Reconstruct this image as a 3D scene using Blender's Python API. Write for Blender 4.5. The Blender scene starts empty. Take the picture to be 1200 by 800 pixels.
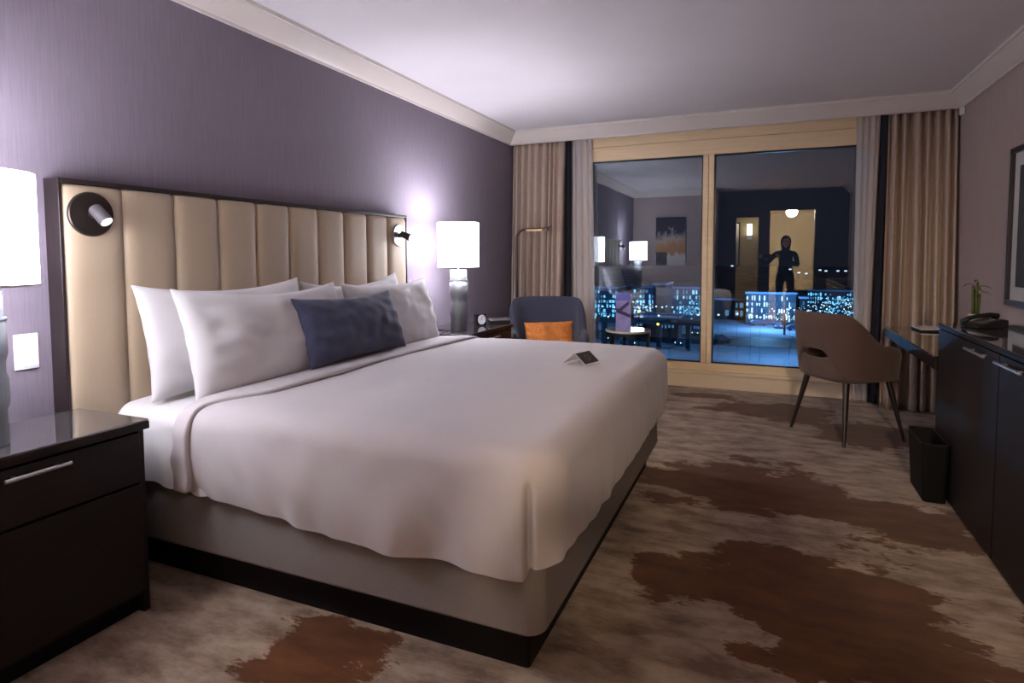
import bpy, bmesh, math, random
from mathutils import Vector, Matrix, noise

S = bpy.context.scene
COL = S.collection
PI = math.pi
random.seed(7)

# ------------------------------------------------------------------ camera
CAM_H = 1.2
F_PX, YAW, PITCH, ROLL, CY = 701.11, 0.403033, 0.059047, -0.0035245, 341.654
_f = Vector((-math.sin(YAW) * math.cos(PITCH), math.cos(YAW) * math.cos(PITCH), -math.sin(PITCH)))
_r0 = Vector((math.cos(YAW), math.sin(YAW), 0))
_u0 = _r0.cross(_f)
_r = _r0 * math.cos(ROLL) + _u0 * math.sin(ROLL)
_u = -_r0 * math.sin(ROLL) + _u0 * math.cos(ROLL)
cam_d = bpy.data.cameras.new('camera')
cam = bpy.data.objects.new('camera', cam_d)
COL.objects.link(cam)
cam_d.sensor_width = 36.0
cam_d.lens = F_PX / 1200 * 36.0
cam_d.shift_y = -(400 - CY) / 1200
cam_d.clip_start = 0.03
cam_d.clip_end = 2000
cam.matrix_world = Matrix(((_r.x, _u.x, -_f.x, 0), (_r.y, _u.y, -_f.y, 0), (_r.z, _u.z, -_f.z, CAM_H), (0, 0, 0, 1)))
S.camera = cam


def at_y(u, v, y):
    d = _r * (u - 600) + _u * (CY - v) + _f * F_PX
    return Vector((0, 0, CAM_H)) + d * (y / d.y)


def at_z(u, v, z):
    d = _r * (u - 600) + _u * (CY - v) + _f * F_PX
    return Vector((0, 0, CAM_H)) + d * ((z - CAM_H) / d.z)


# ------------------------------------------------------------------ world, exposure
W = bpy.data.worlds.new('night_sky')
S.world = W
W.use_nodes = True
W.node_tree.nodes['Background'].inputs[0].default_value = (0.012, 0.016, 0.028, 1)
W.node_tree.nodes['Background'].inputs[1].default_value = 0.2
S.view_settings.view_transform = 'Standard'
S.view_settings.look = 'None'
S.view_settings.exposure = 1.72
S.view_settings.gamma = 1.0
S.view_settings.use_curve_mapping = False

LAMP_COL = (0.90, 0.90, 1.0)
WARM = (1.0, 0.80, 0.58)
SHADE_STRENGTH = 6.8
LAMP_W = 3.4
CORRIDOR_W = 98.0
BATH_W = 12.0


def point_light(name, loc, watts, col, rad=0.05, parent=None):
    d = bpy.data.lights.new(name, 'POINT')
    d.energy = watts
    d.color = col
    d.shadow_soft_size = rad
    o = bpy.data.objects.new(name, d)
    COL.objects.link(o)
    o.location = loc
    if parent:
        o.parent = parent
    return o


# ------------------------------------------------------------------ materials
MATS = {}


def srgb(r, g, b):
    def c(v):
        v /= 255
        return v / 12.92 if v <= 0.04045 else ((v + 0.055) / 1.055) ** 2.4
    return (c(r), c(g), c(b), 1)


def mat(name, col, rough=0.6, metal=0.0, noise_amt=0.0, noise_scale=40, bump=0.0, bump_scale=200, stretch=(1, 1, 1),
        coat=0.0, spec=0.5, sheen=0.0, emit=None, emit_s=0.0, coords='Object'):
    m = bpy.data.materials.new(name)
    m.use_nodes = True
    nt = m.node_tree
    b = nt.nodes['Principled BSDF']
    b.inputs['Base Color'].default_value = col
    b.inputs['Roughness'].default_value = rough
    b.inputs['Metallic'].default_value = metal
    b.inputs['Coat Weight'].default_value = coat
    b.inputs['Coat Roughness'].default_value = 0.06
    b.inputs['Specular IOR Level'].default_value = spec
    b.inputs['Sheen Weight'].default_value = sheen
    if emit:
        b.inputs['Emission Color'].default_value = emit
        b.inputs['Emission Strength'].default_value = emit_s
    if noise_amt or bump:
        tc = nt.nodes.new('ShaderNodeTexCoord')
        mp = nt.nodes.new('ShaderNodeMapping')
        mp.inputs['Scale'].default_value = stretch
        nt.links.new(tc.outputs[coords], mp.inputs[0])
    if noise_amt:
        n = nt.nodes.new('ShaderNodeTexNoise')
        n.inputs['Scale'].default_value = noise_scale
        n.inputs['Detail'].default_value = 6
        nt.links.new(mp.outputs[0], n.inputs['Vector'])
        cr = nt.nodes.new('ShaderNodeValToRGB')
        k0, k1 = 1 - noise_amt, 1 + noise_amt
        cr.color_ramp.elements[0].color = (col[0] * k0, col[1] * k0, col[2] * k0, 1)
        cr.color_ramp.elements[1].color = (min(1, col[0] * k1), min(1, col[1] * k1), min(1, col[2] * k1), 1)
        cr.color_ramp.elements[0].position = 0.3
        cr.color_ramp.elements[1].position = 0.7
        nt.links.new(n.outputs['Fac'], cr.inputs[0])
        nt.links.new(cr.outputs[0], b.inputs['Base Color'])
    if bump:
        n2 = nt.nodes.new('ShaderNodeTexNoise')
        n2.inputs['Scale'].default_value = bump_scale
        n2.inputs['Detail'].default_value = 3
        nt.links.new(mp.outputs[0], n2.inputs['Vector'])
        bp = nt.nodes.new('ShaderNodeBump')
        bp.inputs['Strength'].default_value = bump
        bp.inputs['Distance'].default_value = 0.01
        nt.links.new(n2.outputs['Fac'], bp.inputs['Height'])
        nt.links.new(bp.outputs[0], b.inputs['Normal'])
    if name in ('black_glass', 'smoked_glass'):
        b.inputs['IOR'].default_value = 2.0
        b.inputs['Coat IOR'].default_value = 1.7
    MATS[name] = m
    return m


def emis(name, col, s):
    m = bpy.data.materials.new(name)
    m.use_nodes = True
    nt = m.node_tree
    nt.nodes.clear()
    o = nt.nodes.new('ShaderNodeOutputMaterial')
    e = nt.nodes.new('ShaderNodeEmission')
    e.inputs[0].default_value = col
    e.inputs[1].default_value = s
    nt.links.new(e.outputs[0], o.inputs[0])
    MATS[name] = m
    return m


mat('wallpaper', srgb(124, 113, 126), 0.75, noise_amt=0.10, noise_scale=9, stretch=(18, 18, 0.6), bump=0.12, bump_scale=60)
mat('taupe_wall', srgb(178, 160, 155), 0.8, noise_amt=0.05, noise_scale=8, stretch=(8, 8, 0.5), bump=0.06, bump_scale=80)
mat('ceiling_paint', srgb(232, 226, 231), 0.85, noise_amt=0.015, noise_scale=3)
mat('crown_paint', srgb(224, 214, 208), 0.32, spec=0.5)
mat('window_frame', srgb(240, 214, 174), 0.42, noise_amt=0.05, noise_scale=4, stretch=(1, 1, 12))
mat('base_paint', srgb(230, 210, 180), 0.45)
mat('corridor_wall', srgb(156, 142, 118), 0.7)
mat('corridor_ceiling', srgb(225, 215, 195), 0.8)
mat('dark_panel', srgb(72, 62, 60), 0.5, noise_amt=0.15, noise_scale=6, stretch=(10, 10, 1))
mat('headboard_fabric', srgb(172, 152, 128), 0.62, noise_amt=0.05, noise_scale=300, bump=0.08, bump_scale=500, sheen=0.15)
mat('espresso', srgb(30, 22, 21), 0.5, noise_amt=0.25, noise_scale=5, stretch=(12, 1.5, 12), spec=0.3)
mat('espresso_frame', srgb(38, 28, 28), 0.35, noise_amt=0.2, noise_scale=8, stretch=(6, 6, 1))
mat('black_glass', (0.22, 0.21, 0.21, 1), 0.03, metal=0.75, coat=0.5)
mat('smoked_glass', (0.018, 0.022, 0.021, 1), 0.04, coat=1.0, spec=0.9)
mat('black_plastic', (0.008, 0.008, 0.009, 1), 0.35)
mat('plinth_black', (0.006, 0.005, 0.005, 1), 0.6, spec=0.15)
mat('chrome', (0.75, 0.74, 0.74, 1), 0.28, metal=1)
mat('steel_dark', (0.22, 0.23, 0.25, 1), 0.38, metal=0.6, noise_amt=0.1, noise_scale=10, stretch=(30, 30, 1))
mat('gunmetal', (0.12, 0.11, 0.115, 1), 0.5, metal=0.4)
mat('satin_nickel', (0.42, 0.41, 0.41, 1), 0.3, metal=1)
mat('bronze', (0.06, 0.045, 0.04, 1), 0.35, metal=0.8)
mat('brass_lit', (0.55, 0.38, 0.18, 1), 0.3, metal=0.9)
mat('white_linen', srgb(208, 205, 206), 0.85, bump=0.05, bump_scale=700, sheen=0.2)
mat('duvet_linen', srgb(191, 184, 186), 0.85, noise_amt=0.015, noise_scale=4, bump=0.10, bump_scale=9, sheen=0.2)
mat('hem_linen', srgb(188, 181, 183), 0.85, bump=0.05, bump_scale=600)
mat('navy_fabric', srgb(62, 66, 92), 0.85, noise_amt=0.22, noise_scale=14, stretch=(2.5, 1, 1), bump=0.15, bump_scale=350, sheen=0.2)
mat('navy_chair', srgb(56, 58, 76), 0.85, noise_amt=0.12, noise_scale=200, bump=0.15, bump_scale=400, sheen=0.25)
mat('orange_fabric', srgb(178, 104, 40), 0.85, noise_amt=0.25, noise_scale=60, bump=0.3, bump_scale=90)
mat('bed_fabric', srgb(128, 120, 116), 0.9, noise_amt=0.06, noise_scale=200, bump=0.1, bump_scale=500)
mat('curtain_fabric', srgb(184, 163, 147), 0.38, noise_amt=0.06, noise_scale=120, stretch=(1, 1, 0.2), sheen=0.2)
mat('lining_navy', srgb(24, 26, 38), 0.8)
mat('chair_fabric', srgb(92, 70, 60), 0.85, noise_amt=0.08, noise_scale=250, bump=0.12, bump_scale=400, sheen=0.2)
mat('dark_wood', srgb(36, 26, 23), 0.4, noise_amt=0.2, noise_scale=10, stretch=(8, 8, 1))
mat('white_plastic', srgb(235, 235, 240), 0.35)
mat('paper_white', srgb(236, 232, 230), 0.7)
mat('card_print', srgb(58, 50, 56), 0.6)
mat('card_mark', srgb(104, 94, 102), 0.6)
mat('brochure_violet', srgb(142, 134, 190), 0.5, noise_amt=0.2, noise_scale=14)
mat('brochure_blue', srgb(96, 104, 190), 0.5)
mat('brochure_dark', srgb(52, 42, 92), 0.5)
mat('marble', srgb(196, 192, 190), 0.08, noise_amt=0.15, noise_scale=8, coat=0.6)
mat('picture_dark', srgb(58, 54, 48), 0.6, noise_amt=0.5, noise_scale=7)
mat('mat_board', srgb(198, 196, 192), 0.8)
mat('bamboo_green', srgb(76, 84, 34), 0.5, noise_amt=0.2, noise_scale=30)
mat('leaf_brown', srgb(74, 58, 30), 0.6)
mat('ceramic', srgb(210, 204, 200), 0.25)
mat('skin', srgb(176, 130, 108), 0.6)
mat('hair', srgb(22, 18, 17), 0.5)
mat('cloth_black', srgb(20, 20, 26), 0.85)
mat('jeans', srgb(30, 36, 54), 0.85)
mat('clock_dial', srgb(205, 205, 212), 0.35)
emis('lens_lit', (1.0, 0.97, 0.95, 1), 1.6)
emis('downlight', (1.0, 0.86, 0.62, 1), 14)
emis('bath_shade', (1.0, 0.80, 0.48, 1), 5)


def sheer_mat():
    m = bpy.data.materials.new('sheer_fabric')
    m.use_nodes = True
    nt = m.node_tree
    nt.nodes.clear()
    o = nt.nodes.new('ShaderNodeOutputMaterial')
    d = nt.nodes.new('ShaderNodeBsdfDiffuse')
    d.inputs[0].default_value = srgb(226, 220, 218)
    t = nt.nodes.new('ShaderNodeBsdfTranslucent')
    t.inputs[0].default_value = srgb(226, 220, 218)
    tr = nt.nodes.new('ShaderNodeBsdfTransparent')
    a = nt.nodes.new('ShaderNodeMixShader')
    a.inputs[0].default_value = 0.35
    nt.links.new(d.outputs[0], a.inputs[1])
    nt.links.new(t.outputs[0], a.inputs[2])
    b = nt.nodes.new('ShaderNodeMixShader')
    b.inputs[0].default_value = 0.12
    nt.links.new(a.outputs[0], b.inputs[1])
    nt.links.new(tr.outputs[0], b.inputs[2])
    nt.links.new(b.outputs[0], o.inputs[0])
    MATS['sheer_fabric'] = m


sheer_mat()


def glass_mat():
    m = bpy.data.materials.new('window_glass')
    m.use_nodes = True
    nt = m.node_tree
    nt.nodes.clear()
    o = nt.nodes.new('ShaderNodeOutputMaterial')
    g = nt.nodes.new('ShaderNodeBsdfGlossy')
    g.inputs['Color'].default_value = (0.82, 0.92, 1.0, 1)
    g.inputs['Roughness'].default_value = 0.0
    t = nt.nodes.new('ShaderNodeBsdfTransparent')
    t.inputs[0].default_value = (0.86, 0.93, 0.98, 1)
    x = nt.nodes.new('ShaderNodeMixShader')
    x.inputs[0].default_value = 0.27
    nt.links.new(t.outputs[0], x.inputs[1])
    nt.links.new(g.outputs[0], x.inputs[2])
    nt.links.new(x.outputs[0], o.inputs[0])
    MATS['window_glass'] = m


glass_mat()


def shade_mat():
    m = bpy.data.materials.new('lamp_shade')
    m.use_nodes = True
    nt = m.node_tree
    b = nt.nodes['Principled BSDF']
    b.inputs['Base Color'].default_value = (0.85, 0.85, 0.85, 1)
    b.inputs['Roughness'].default_value = 0.8
    b.inputs['Emission Color'].default_value = (*LAMP_COL, 1)
    b.inputs['Emission Strength'].default_value = SHADE_STRENGTH
    MATS['lamp_shade'] = m


shade_mat()


def carpet_mat():
    m = bpy.data.materials.new('carpet')
    m.use_nodes = True
    nt = m.node_tree
    L = nt.links
    b = nt.nodes['Principled BSDF']
    b.inputs['Roughness'].default_value = 0.95
    b.inputs['Sheen Weight'].default_value = 0.15
    b.inputs['Specular IOR Level'].default_value = 0.1
    tc = nt.nodes.new('ShaderNodeTexCoord')

    def math_n(op, a, c=None):
        n = nt.nodes.new('ShaderNodeMath')
        n.operation = op
        for i, v in enumerate((a, c)):
            if v is None:
                continue
            if isinstance(v, (int, float)):
                n.inputs[i].default_value = v
            else:
                L.new(v, n.inputs[i])
        return n.outputs[0]

    def nz(scale, detail=6, stretch=(1, 1, 1), rough=0.6):
        mp = nt.nodes.new('ShaderNodeMapping')
        mp.inputs['Scale'].default_value = stretch
        L.new(tc.outputs['Object'], mp.inputs[0])
        n = nt.nodes.new('ShaderNodeTexNoise')
        n.inputs['Scale'].default_value = scale
        n.inputs['Detail'].default_value = detail
        n.inputs['Roughness'].default_value = rough
        L.new(mp.outputs[0], n.inputs['Vector'])
        return n.outputs['Fac']
    # woven blotches of the pattern: centre x, y, half sizes, turn
    blobs = [(0.12, 2.28, 0.50, 0.38, 0.15), (0.40, 2.02, 0.26, 0.20, -0.3), (-0.33, 2.25, 0.13, 0.16, 0),
             (-0.12, 3.30, 0.46, 0.34, 0.2), (0.55, 3.12, 0.42, 0.26, -0.25), (0.08, 4.92, 0.46, 0.27, 0.1),
             (0.62, 4.55, 0.30, 0.36, -0.4), (-1.25, 1.37, 0.22, 0.17, 0.1), (-0.55, 1.12, 0.16, 0.1, 0), (-0.5, 5.3, 0.25, 0.1, 0),
             (0.75, 1.2, 0.5, 0.4, 0.5), (-0.6, 0.5, 0.5, 0.35, 0), (0.9, 2.2, .14, .3, 0), (-1.7, .5, .3, .4, 0.4), (0.3, 0.8, .3, .3, 0)]
    fld = None
    for (cx, cy, ax, ay, rz) in blobs:
        mp = nt.nodes.new('ShaderNodeMapping')
        mp.vector_type = 'TEXTURE'
        mp.inputs['Location'].default_value = (cx, cy, 0)
        mp.inputs['Rotation'].default_value = (0, 0, rz)
        mp.inputs['Scale'].default_value = (ax, ay, 1)
        L.new(tc.outputs['Object'], mp.inputs[0])
        ln = nt.nodes.new('ShaderNodeVectorMath')
        ln.operation = 'LENGTH'
        L.new(mp.outputs[0], ln.inputs[0])
        v = math_n('SUBTRACT', 1.15, ln.outputs['Value'])
        fld = v if fld is None else math_n('MAXIMUM', fld, v)
    fld = math_n('MAXIMUM', fld, -0.75)
    n1 = nz(2.6, 8, (1, 1.6, 1), 0.62)
    n2 = nz(30, 3, (1, 3.0, 1))
    n3 = nz(5.0, 6, (1, 2.2, 1), 0.65)
    k = math_n('ADD', fld, math_n('MULTIPLY', math_n('SUBTRACT', n1, 0.5), 3.0))
    k = math_n('ADD', k, math_n('MULTIPLY', math_n('SUBTRACT', n2, 0.5), 0.5))
    r1 = nt.nodes.new('ShaderNodeValToRGB')
    r1.color_ramp.elements[0].position = 0.10
    r1.color_ramp.elements[1].position = 0.22
    L.new(k, r1.inputs[0])
    light = nt.nodes.new('ShaderNodeValToRGB')
    light.color_ramp.elements[0].position = 0.36
    light.color_ramp.elements[0].color = srgb(116, 93, 77)
    light.color_ramp.elements[1].position = 0.62
    light.color_ramp.elements[1].color = srgb(174, 152, 132)
    L.new(n3, light.inputs[0])
    dark = nt.nodes.new('ShaderNodeValToRGB')
    dark.color_ramp.elements[0].position = 0.35
    dark.color_ramp.elements[0].color = srgb(80, 45, 24)
    dark.color_ramp.elements[1].position = 0.7
    dark.color_ramp.elements[1].color = srgb(112, 68, 36)
    L.new(n3, dark.inputs[0])
    mx = nt.nodes.new('ShaderNodeMix')
    mx.data_type = 'RGBA'
    L.new(r1.outputs[0], mx.inputs['Factor'])
    L.new(light.outputs[0], mx.inputs['A'])
    L.new(dark.outputs[0], mx.inputs['B'])
    L.new(mx.outputs['Result'], b.inputs['Base Color'])
    bp = nt.nodes.new('ShaderNodeBump')
    bp.inputs['Strength'].default_value = 0.35
    bp.inputs['Distance'].default_value = 0.006
    L.new(nz(260, 2), bp.inputs['Height'])
    L.new(bp.outputs[0], b.inputs['Normal'])
    MATS['carpet'] = m


carpet_mat()


def canvas_mat():
    # abstract canvas: dark indigo top, ochre band, pale and dark blocks below
    m = bpy.data.materials.new('abstract_canvas')
    m.use_nodes = True
    nt = m.node_tree
    L = nt.links
    b = nt.nodes['Principled BSDF']
    b.inputs['Roughness'].default_value = 0.7
    tc = nt.nodes.new('ShaderNodeTexCoord')
    sp = nt.nodes.new('ShaderNodeSeparateXYZ')
    L.new(tc.outputs['Generated'], sp.inputs[0])
    n = nt.nodes.new('ShaderNodeTexNoise')
    n.inputs['Scale'].default_value = 4.5
    n.inputs['Detail'].default_value = 7
    n.inputs['Distortion'].default_value = 0.6
    L.new(tc.outputs['Generated'], n.inputs['Vector'])
    ad = nt.nodes.new('ShaderNodeMath')
    ad.operation = 'MULTIPLY_ADD'
    ad.inputs[1].default_value = 0.55
    L.new(n.outputs['Fac'], ad.inputs[0])
    L.new(sp.outputs['Z'], ad.inputs[2])
    r = nt.nodes.new('ShaderNodeValToRGB')
    els = r.color_ramp.elements
    els[0].position = 0.3
    els[0].color = srgb(196, 190, 186)
    els[1].position = 1.15
    els[1].color = srgb(40, 36, 50)
    for p, c in ((0.48, (206, 198, 190)), (0.56, (186, 130, 74)), (0.74, (196, 150, 106)), (0.84, (190, 170, 158)), (0.95, (120, 108, 112)), (1.0, (52, 44, 56))):
        e = els.new(min(p, 1.0))
        e.color = srgb(*c)
    L.new(ad.outputs[0], r.inputs[0])
    L.new(r.outputs[0], b.inputs['Base Color'])
    MATS['abstract_canvas'] = m


canvas_mat()


# ------------------------------------------------------------------ mesh helpers
class MB:
    def __init__(s):
        s.bm = bmesh.new()

    def box(s, x0, x1, y0, y1, z0, z1, mtx=None):
        vs = [s.bm.verts.new((x, y, z)) for x in (x0, x1) for y in (y0, y1) for z in (z0, z1)]
        for f in ((0, 1, 3, 2), (4, 6, 7, 5), (0, 4, 5, 1), (2, 3, 7, 6), (0, 2, 6, 4), (1, 5, 7, 3)):
            s.bm.faces.new([vs[i] for i in f])
        if mtx:
            for v in vs:
                v.co = mtx @ v.co
        return s

    def lathe(s, prof, seg=32, c=(0, 0, 0), closed=False):
        rings = []
        for r, z in prof:
            if r < 1e-6:
                rings.append([s.bm.verts.new((c[0], c[1], c[2] + z))])
            else:
                rings.append([s.bm.verts.new((c[0] + r * math.cos(2 * PI * i / seg), c[1] + r * math.sin(2 * PI * i / seg), c[2] + z)) for i in range(seg)])
        for a, b in zip(rings, rings[1:] + ([rings[0]] if closed else [])):
            for i in range(seg):
                j = (i + 1) % seg
                if len(a) == 1 and len(b) == 1:
                    continue
                if len(a) == 1:
                    s.bm.faces.new((a[0], b[j], b[i]))
                elif len(b) == 1:
                    s.bm.faces.new((a[i], a[j], b[0]))
                else:
                    s.bm.faces.new((a[i], a[j], b[j], b[i]))
        return s

    def tube(s, pts, r, seg=10, caps=True):
        pts = [Vector(p) for p in pts]
        rs = r if isinstance(r, (list, tuple)) else [r] * len(pts)
        rings = []
        prev = None
        for i, p in enumerate(pts):
            t = (pts[min(i + 1, len(pts) - 1)] - pts[max(i - 1, 0)]).normalized()
            a = prev if prev is not None else (Vector((0, 0, 1)) if abs(t.z) < 0.9 else Vector((1, 0, 0)))
            a = (a - t * a.dot(t)).normalized()
            prev = a
            bb = t.cross(a)
            rings.append([s.bm.verts.new(p + (a * math.cos(2 * PI * k / seg) + bb * math.sin(2 * PI * k / seg)) * rs[i]) for k in range(seg)])
        for a, b in zip(rings, rings[1:]):
            for k in range(seg):
                l = (k + 1) % seg
                s.bm.faces.new((a[k], a[l], b[l], b[k]))
        if caps:
            s.bm.faces.new(list(reversed(rings[0])))
            s.bm.faces.new(rings[-1])
        return s

    def grid(s, rows, closed=False):
        vs = [[s.bm.verts.new(p) for p in r] for r in rows]
        for a, b in zip(vs, vs[1:]):
            n = len(a)
            for k in range(n if closed else n - 1):
                l = (k + 1) % n
                s.bm.faces.new((a[k], a[l], b[l], b[k]))
        return vs

    def prism(s, poly, z0, z1):
        a = [s.bm.verts.new((x, y, z0)) for x, y in poly]
        b = [s.bm.verts.new((x, y, z1)) for x, y in poly]
        n = len(poly)
        for i in range(n):
            j = (i + 1) % n
            s.bm.faces.new((a[i], a[j], b[j], b[i]))
        s.bm.faces.new(list(reversed(a)))
        s.bm.faces.new(b)
        return s

    def sphere(s, c, r, seg=12, rings=8, sc=(1, 1, 1)):
        m = Matrix.Translation(c) @ Matrix.Diagonal((*[r * k for k in sc], 1))
        bmesh.ops.create_uvsphere(s.bm, u_segments=seg, v_segments=rings, radius=1, matrix=m)
        return s

    def xf(s, m):
        for v in s.bm.verts:
            v.co = m @ v.co
        return s

    def build(s, name, material, parent=None, smooth=False, bevel=0.0, bseg=2, subsurf=0, solid=0.0, loc=None, solid_off=0):
        bmesh.ops.recalc_face_normals(s.bm, faces=s.bm.faces)
        me = bpy.data.meshes.new(name)
        s.bm.to_mesh(me)
        s.bm.free()
        o = bpy.data.objects.new(name, me)
        COL.objects.link(o)
        if material:
            me.materials.append(MATS[material])
        if smooth:
            me.polygons.foreach_set('use_smooth', [True] * len(me.polygons))
        if solid:
            md = o.modifiers.new('solid', 'SOLIDIFY')
            md.thickness = solid
            md.offset = solid_off
        if bevel:
            md = o.modifiers.new('bevel', 'BEVEL')
            md.width = bevel
            md.segments = bseg
            md.limit_method = 'ANGLE'
            md.angle_limit = 0.6
            md.harden_normals = False
            if not smooth:
                me.polygons.foreach_set('use_smooth', [True] * len(me.polygons))
                wn = o.modifiers.new('wn', 'WEIGHTED_NORMAL')
                wn.keep_sharp = True
        if subsurf:
            md = o.modifiers.new('sub', 'SUBSURF')
            md.levels = subsurf
            md.render_levels = subsurf
        if loc:
            o.location = loc
        if parent:
            o.parent = parent
        return o


def thing(name, label, cat, loc=(0, 0, 0), rz=0.0, group=None):
    o = bpy.data.objects.new(name, None)
    o.empty_display_size = 0.1
    COL.objects.link(o)
    o.location = loc
    o.rotation_euler = (0, 0, rz)
    return tag(o, label, cat, group)


def tag(o, label, cat, group=None, kind=None):
    o['label'] = label
    o['category'] = cat
    if group:
        o['group'] = group
    if kind:
        o['kind'] = kind
    return o


def struct(o, label=None):
    o['kind'] = 'structure'
    if label:
        o['label'] = label
    return o


def s_empty(name):
    o = bpy.data.objects.new(name, None)
    COL.objects.link(o)
    o['kind'] = 'structure'
    return o


def copy_tree(o, parent=None):
    c = o.copy()
    COL.objects.link(c)
    c.parent = parent
    for ch in list(o.children):
        copy_tree(ch, c)
    return c


# ------------------------------------------------------------------ room shell
XL, XR, YB, YW, ZC = -2.37, 1.325, -0.11, 5.66, 2.415
YE = -0.80             # wall of the recessed entry behind the camera
ZK = 2.298            # lower edge of the crown moulding
GLASS_Y = 5.69

struct(MB().box(XL - 0.2, XR + 0.2, -4.4, YW + 0.12, -0.1, 0).build('floor', 'carpet'))
struct(MB().box(XL - 0.2, XR + 0.2, YE - 0.13, YW + 0.3, ZC, ZC + 0.12).build('ceiling', 'ceiling_paint'))
struct(MB().box(XL - 0.15, XL, YB - 0.13, YW + 0.2, 0, ZC).build('wall_left', 'wallpaper'))
struct(MB().box(XR, XR + 0.15, YE - 0.13, YW + 0.2, 0, ZC).build('wall_right', 'taupe_wall'))
# window wall: the solid pieces beside and above the glazing
ww = MB()
ww.box(XL, -1.68, YW, YW + 0.15, 0, ZC)
ww.box(0.84, XR, YW, YW + 0.15, 0, ZC)
ww.box(-1.68, 0.84, YW + 0.02, YW + 0.15, 2.33, ZC)
struct(ww.build('wall_window', 'taupe_wall'))
# wall behind the camera: plain part with the painting, openings to bathroom and corridor
wb = MB()
wb.box(XL, -0.88, YB - 0.12, YB, 0, ZC)
wb.box(-1.0, -0.88, YE, YB - 0.12, 0, ZC)
struct(wb.build('wall_back', 'taupe_wall'))
wp = MB()
wp.box(-0.88, -0.56, YE - 0.12, YE, 0, ZC)
wp.box(-0.56, -0.16, YE - 0.12, YE, 1.92, ZC)
wp.box(-0.16, 0.035, YE - 0.12, YE, 0, ZC)
wp.box(0.035, 0.78, YE - 0.12, YE, 2.03, ZC)
wp.box(0.78, XR, YE - 0.12, YE, 0, ZC)
struct(wp.build('wall_entry', 'dark_panel'))
# corridor and bathroom shells
wc = MB()
wc.box(-0.06, 0.03, -4.2, YE - 0.12, 0, 2.2)
wc.box(0.96, 1.06, -4.2, YE - 0.12, 0, 2.2)
wc.box(-0.06, 1.06, -4.3, -4.2, 0, 2.2)
struct(wc.build('wall_corridor', 'corridor_wall'))
struct(MB().box(-2.0, 1.06, -4.3, YE - 0.12, 2.2, 2.28).build('ceiling_corridor', 'corridor_ceiling'))
wt = MB()
wt.box(-2.0, -1.9, -3.2, YE - 0.12, 0, 2.2)
wt.box(-1.9, -0.06, -3.3, -3.2, 0, 2.2)
wt.box(-1.9, -1.0, YE - 0.12, YE - 0.02, 0, 2.2)
struct(wt.build('wall_bathroom', 'corridor_wall'))

# crown moulding: lower edge on the wall, flat sloped face, bead at the ceiling
CP = [(0.0, ZK), (0.014, ZK), (0.016, ZK + 0.012), (0.022, ZK + 0.018), (0.082, ZC - 0.028), (0.088, ZC - 0.02), (0.102, ZC - 0.02), (0.102, ZC), (0.0, ZC)]


def crown(name, p0, p1, nrm, m0=0.0, m1=0.0):
    # m0, m1: mitre amount per unit offset at each end
    p0, p1, nrm = Vector(p0), Vector(p1), Vector(nrm)
    t = (p1 - p0).normalized()
    b = MB()
    rows = [[(p0 + nrm * o + t * (o * m0)) + Vector((0, 0, z)) for o, z in CP], [(p1 + nrm * o - t * (o * m1)) + Vector((0, 0, z)) for o, z in CP]]
    vs = b.grid(rows, closed=True)
    b.bm.faces.new(vs[0])
    b.bm.faces.new(vs[1])
    return struct(b.build(name, 'crown_paint'))


PEL = 5.518           # face of the pelmet that hides the curtain track
crown('trim_1', (XL, YB, 0), (XL, PEL, 0), (1, 0, 0), 1, 1)
crown('trim_2', (XL, PEL, 0), (XR, PEL, 0), (0, -1, 0), 1, 1)
crown('trim_3', (XR, PEL, 0), (XR, YE, 0), (-1, 0, 0), 1, 0)
crown('trim_4', (-0.88, YB, 0), (XL, YB, 0), (0, 1, 0), 0, 1)
struct(MB().box(XL, XR, PEL, PEL + 0.03, ZK, ZC).build('trim_5', 'crown_paint'))
for nm, a in (('baseboard_right', (XR - 0.015, XR, YE, 5.4, 0, 0.11)), ('baseboard_left', (XL, XL + 0.015, YB, 5.4, 0, 0.11))):
    struct(MB().box(*a).build(nm, 'base_paint', bevel=0.004))

# ------------------------------------------------------------------ window
win = s_empty('window_1')
win['label'] = 'wide window with beige timber frame and two dark panes'
F = 'window_frame'
MB().box(-1.68, 0.84, YW - 0.012, YW + 0.06, 2.235, ZC).build('header_board', F, win, bevel=0.003)
MB().box(-1.68, 0.84, YW - 0.004, YW + 0.06, 2.10, 2.233).build('head_rail', F, win, bevel=0.004)
MB().box(-1.68, -1.575, YW - 0.006, YW + 0.06, 0.2, 2.10).build('side_jamb', F, win, bevel=0.004)
MB().box(0.735, 0.84, YW - 0.006, YW + 0.06, 0.2, 2.10).build('side_jamb', F, win, bevel=0.004)
MB().box(-0.545, -0.4975, YW - 0.008, YW + 0.06, 0.225, 2.10).build('mullion', F, win, bevel=0.004)
MB().box(-0.4945, -0.45, YW - 0.008, YW + 0.06, 0.225, 2.10).build('mullion', F, win, bevel=0.004)
MB().box(-1.68, 0.84, YW - 0.012, YW + 0.06, 0.155, 0.225).build('bottom_rail', F, win, bevel=0.004)
MB().box(-1.68, 0.84, YW - 0.045, YW + 0.06, 0.125, 0.155).build('sill', 'base_paint', win, bevel=0.006)
MB().box(-1.68, 0.80, YW - 0.03, YW + 0.06, 0.0, 0.125).build('base_panel', 'base_paint', win, bevel=0.004)
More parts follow.
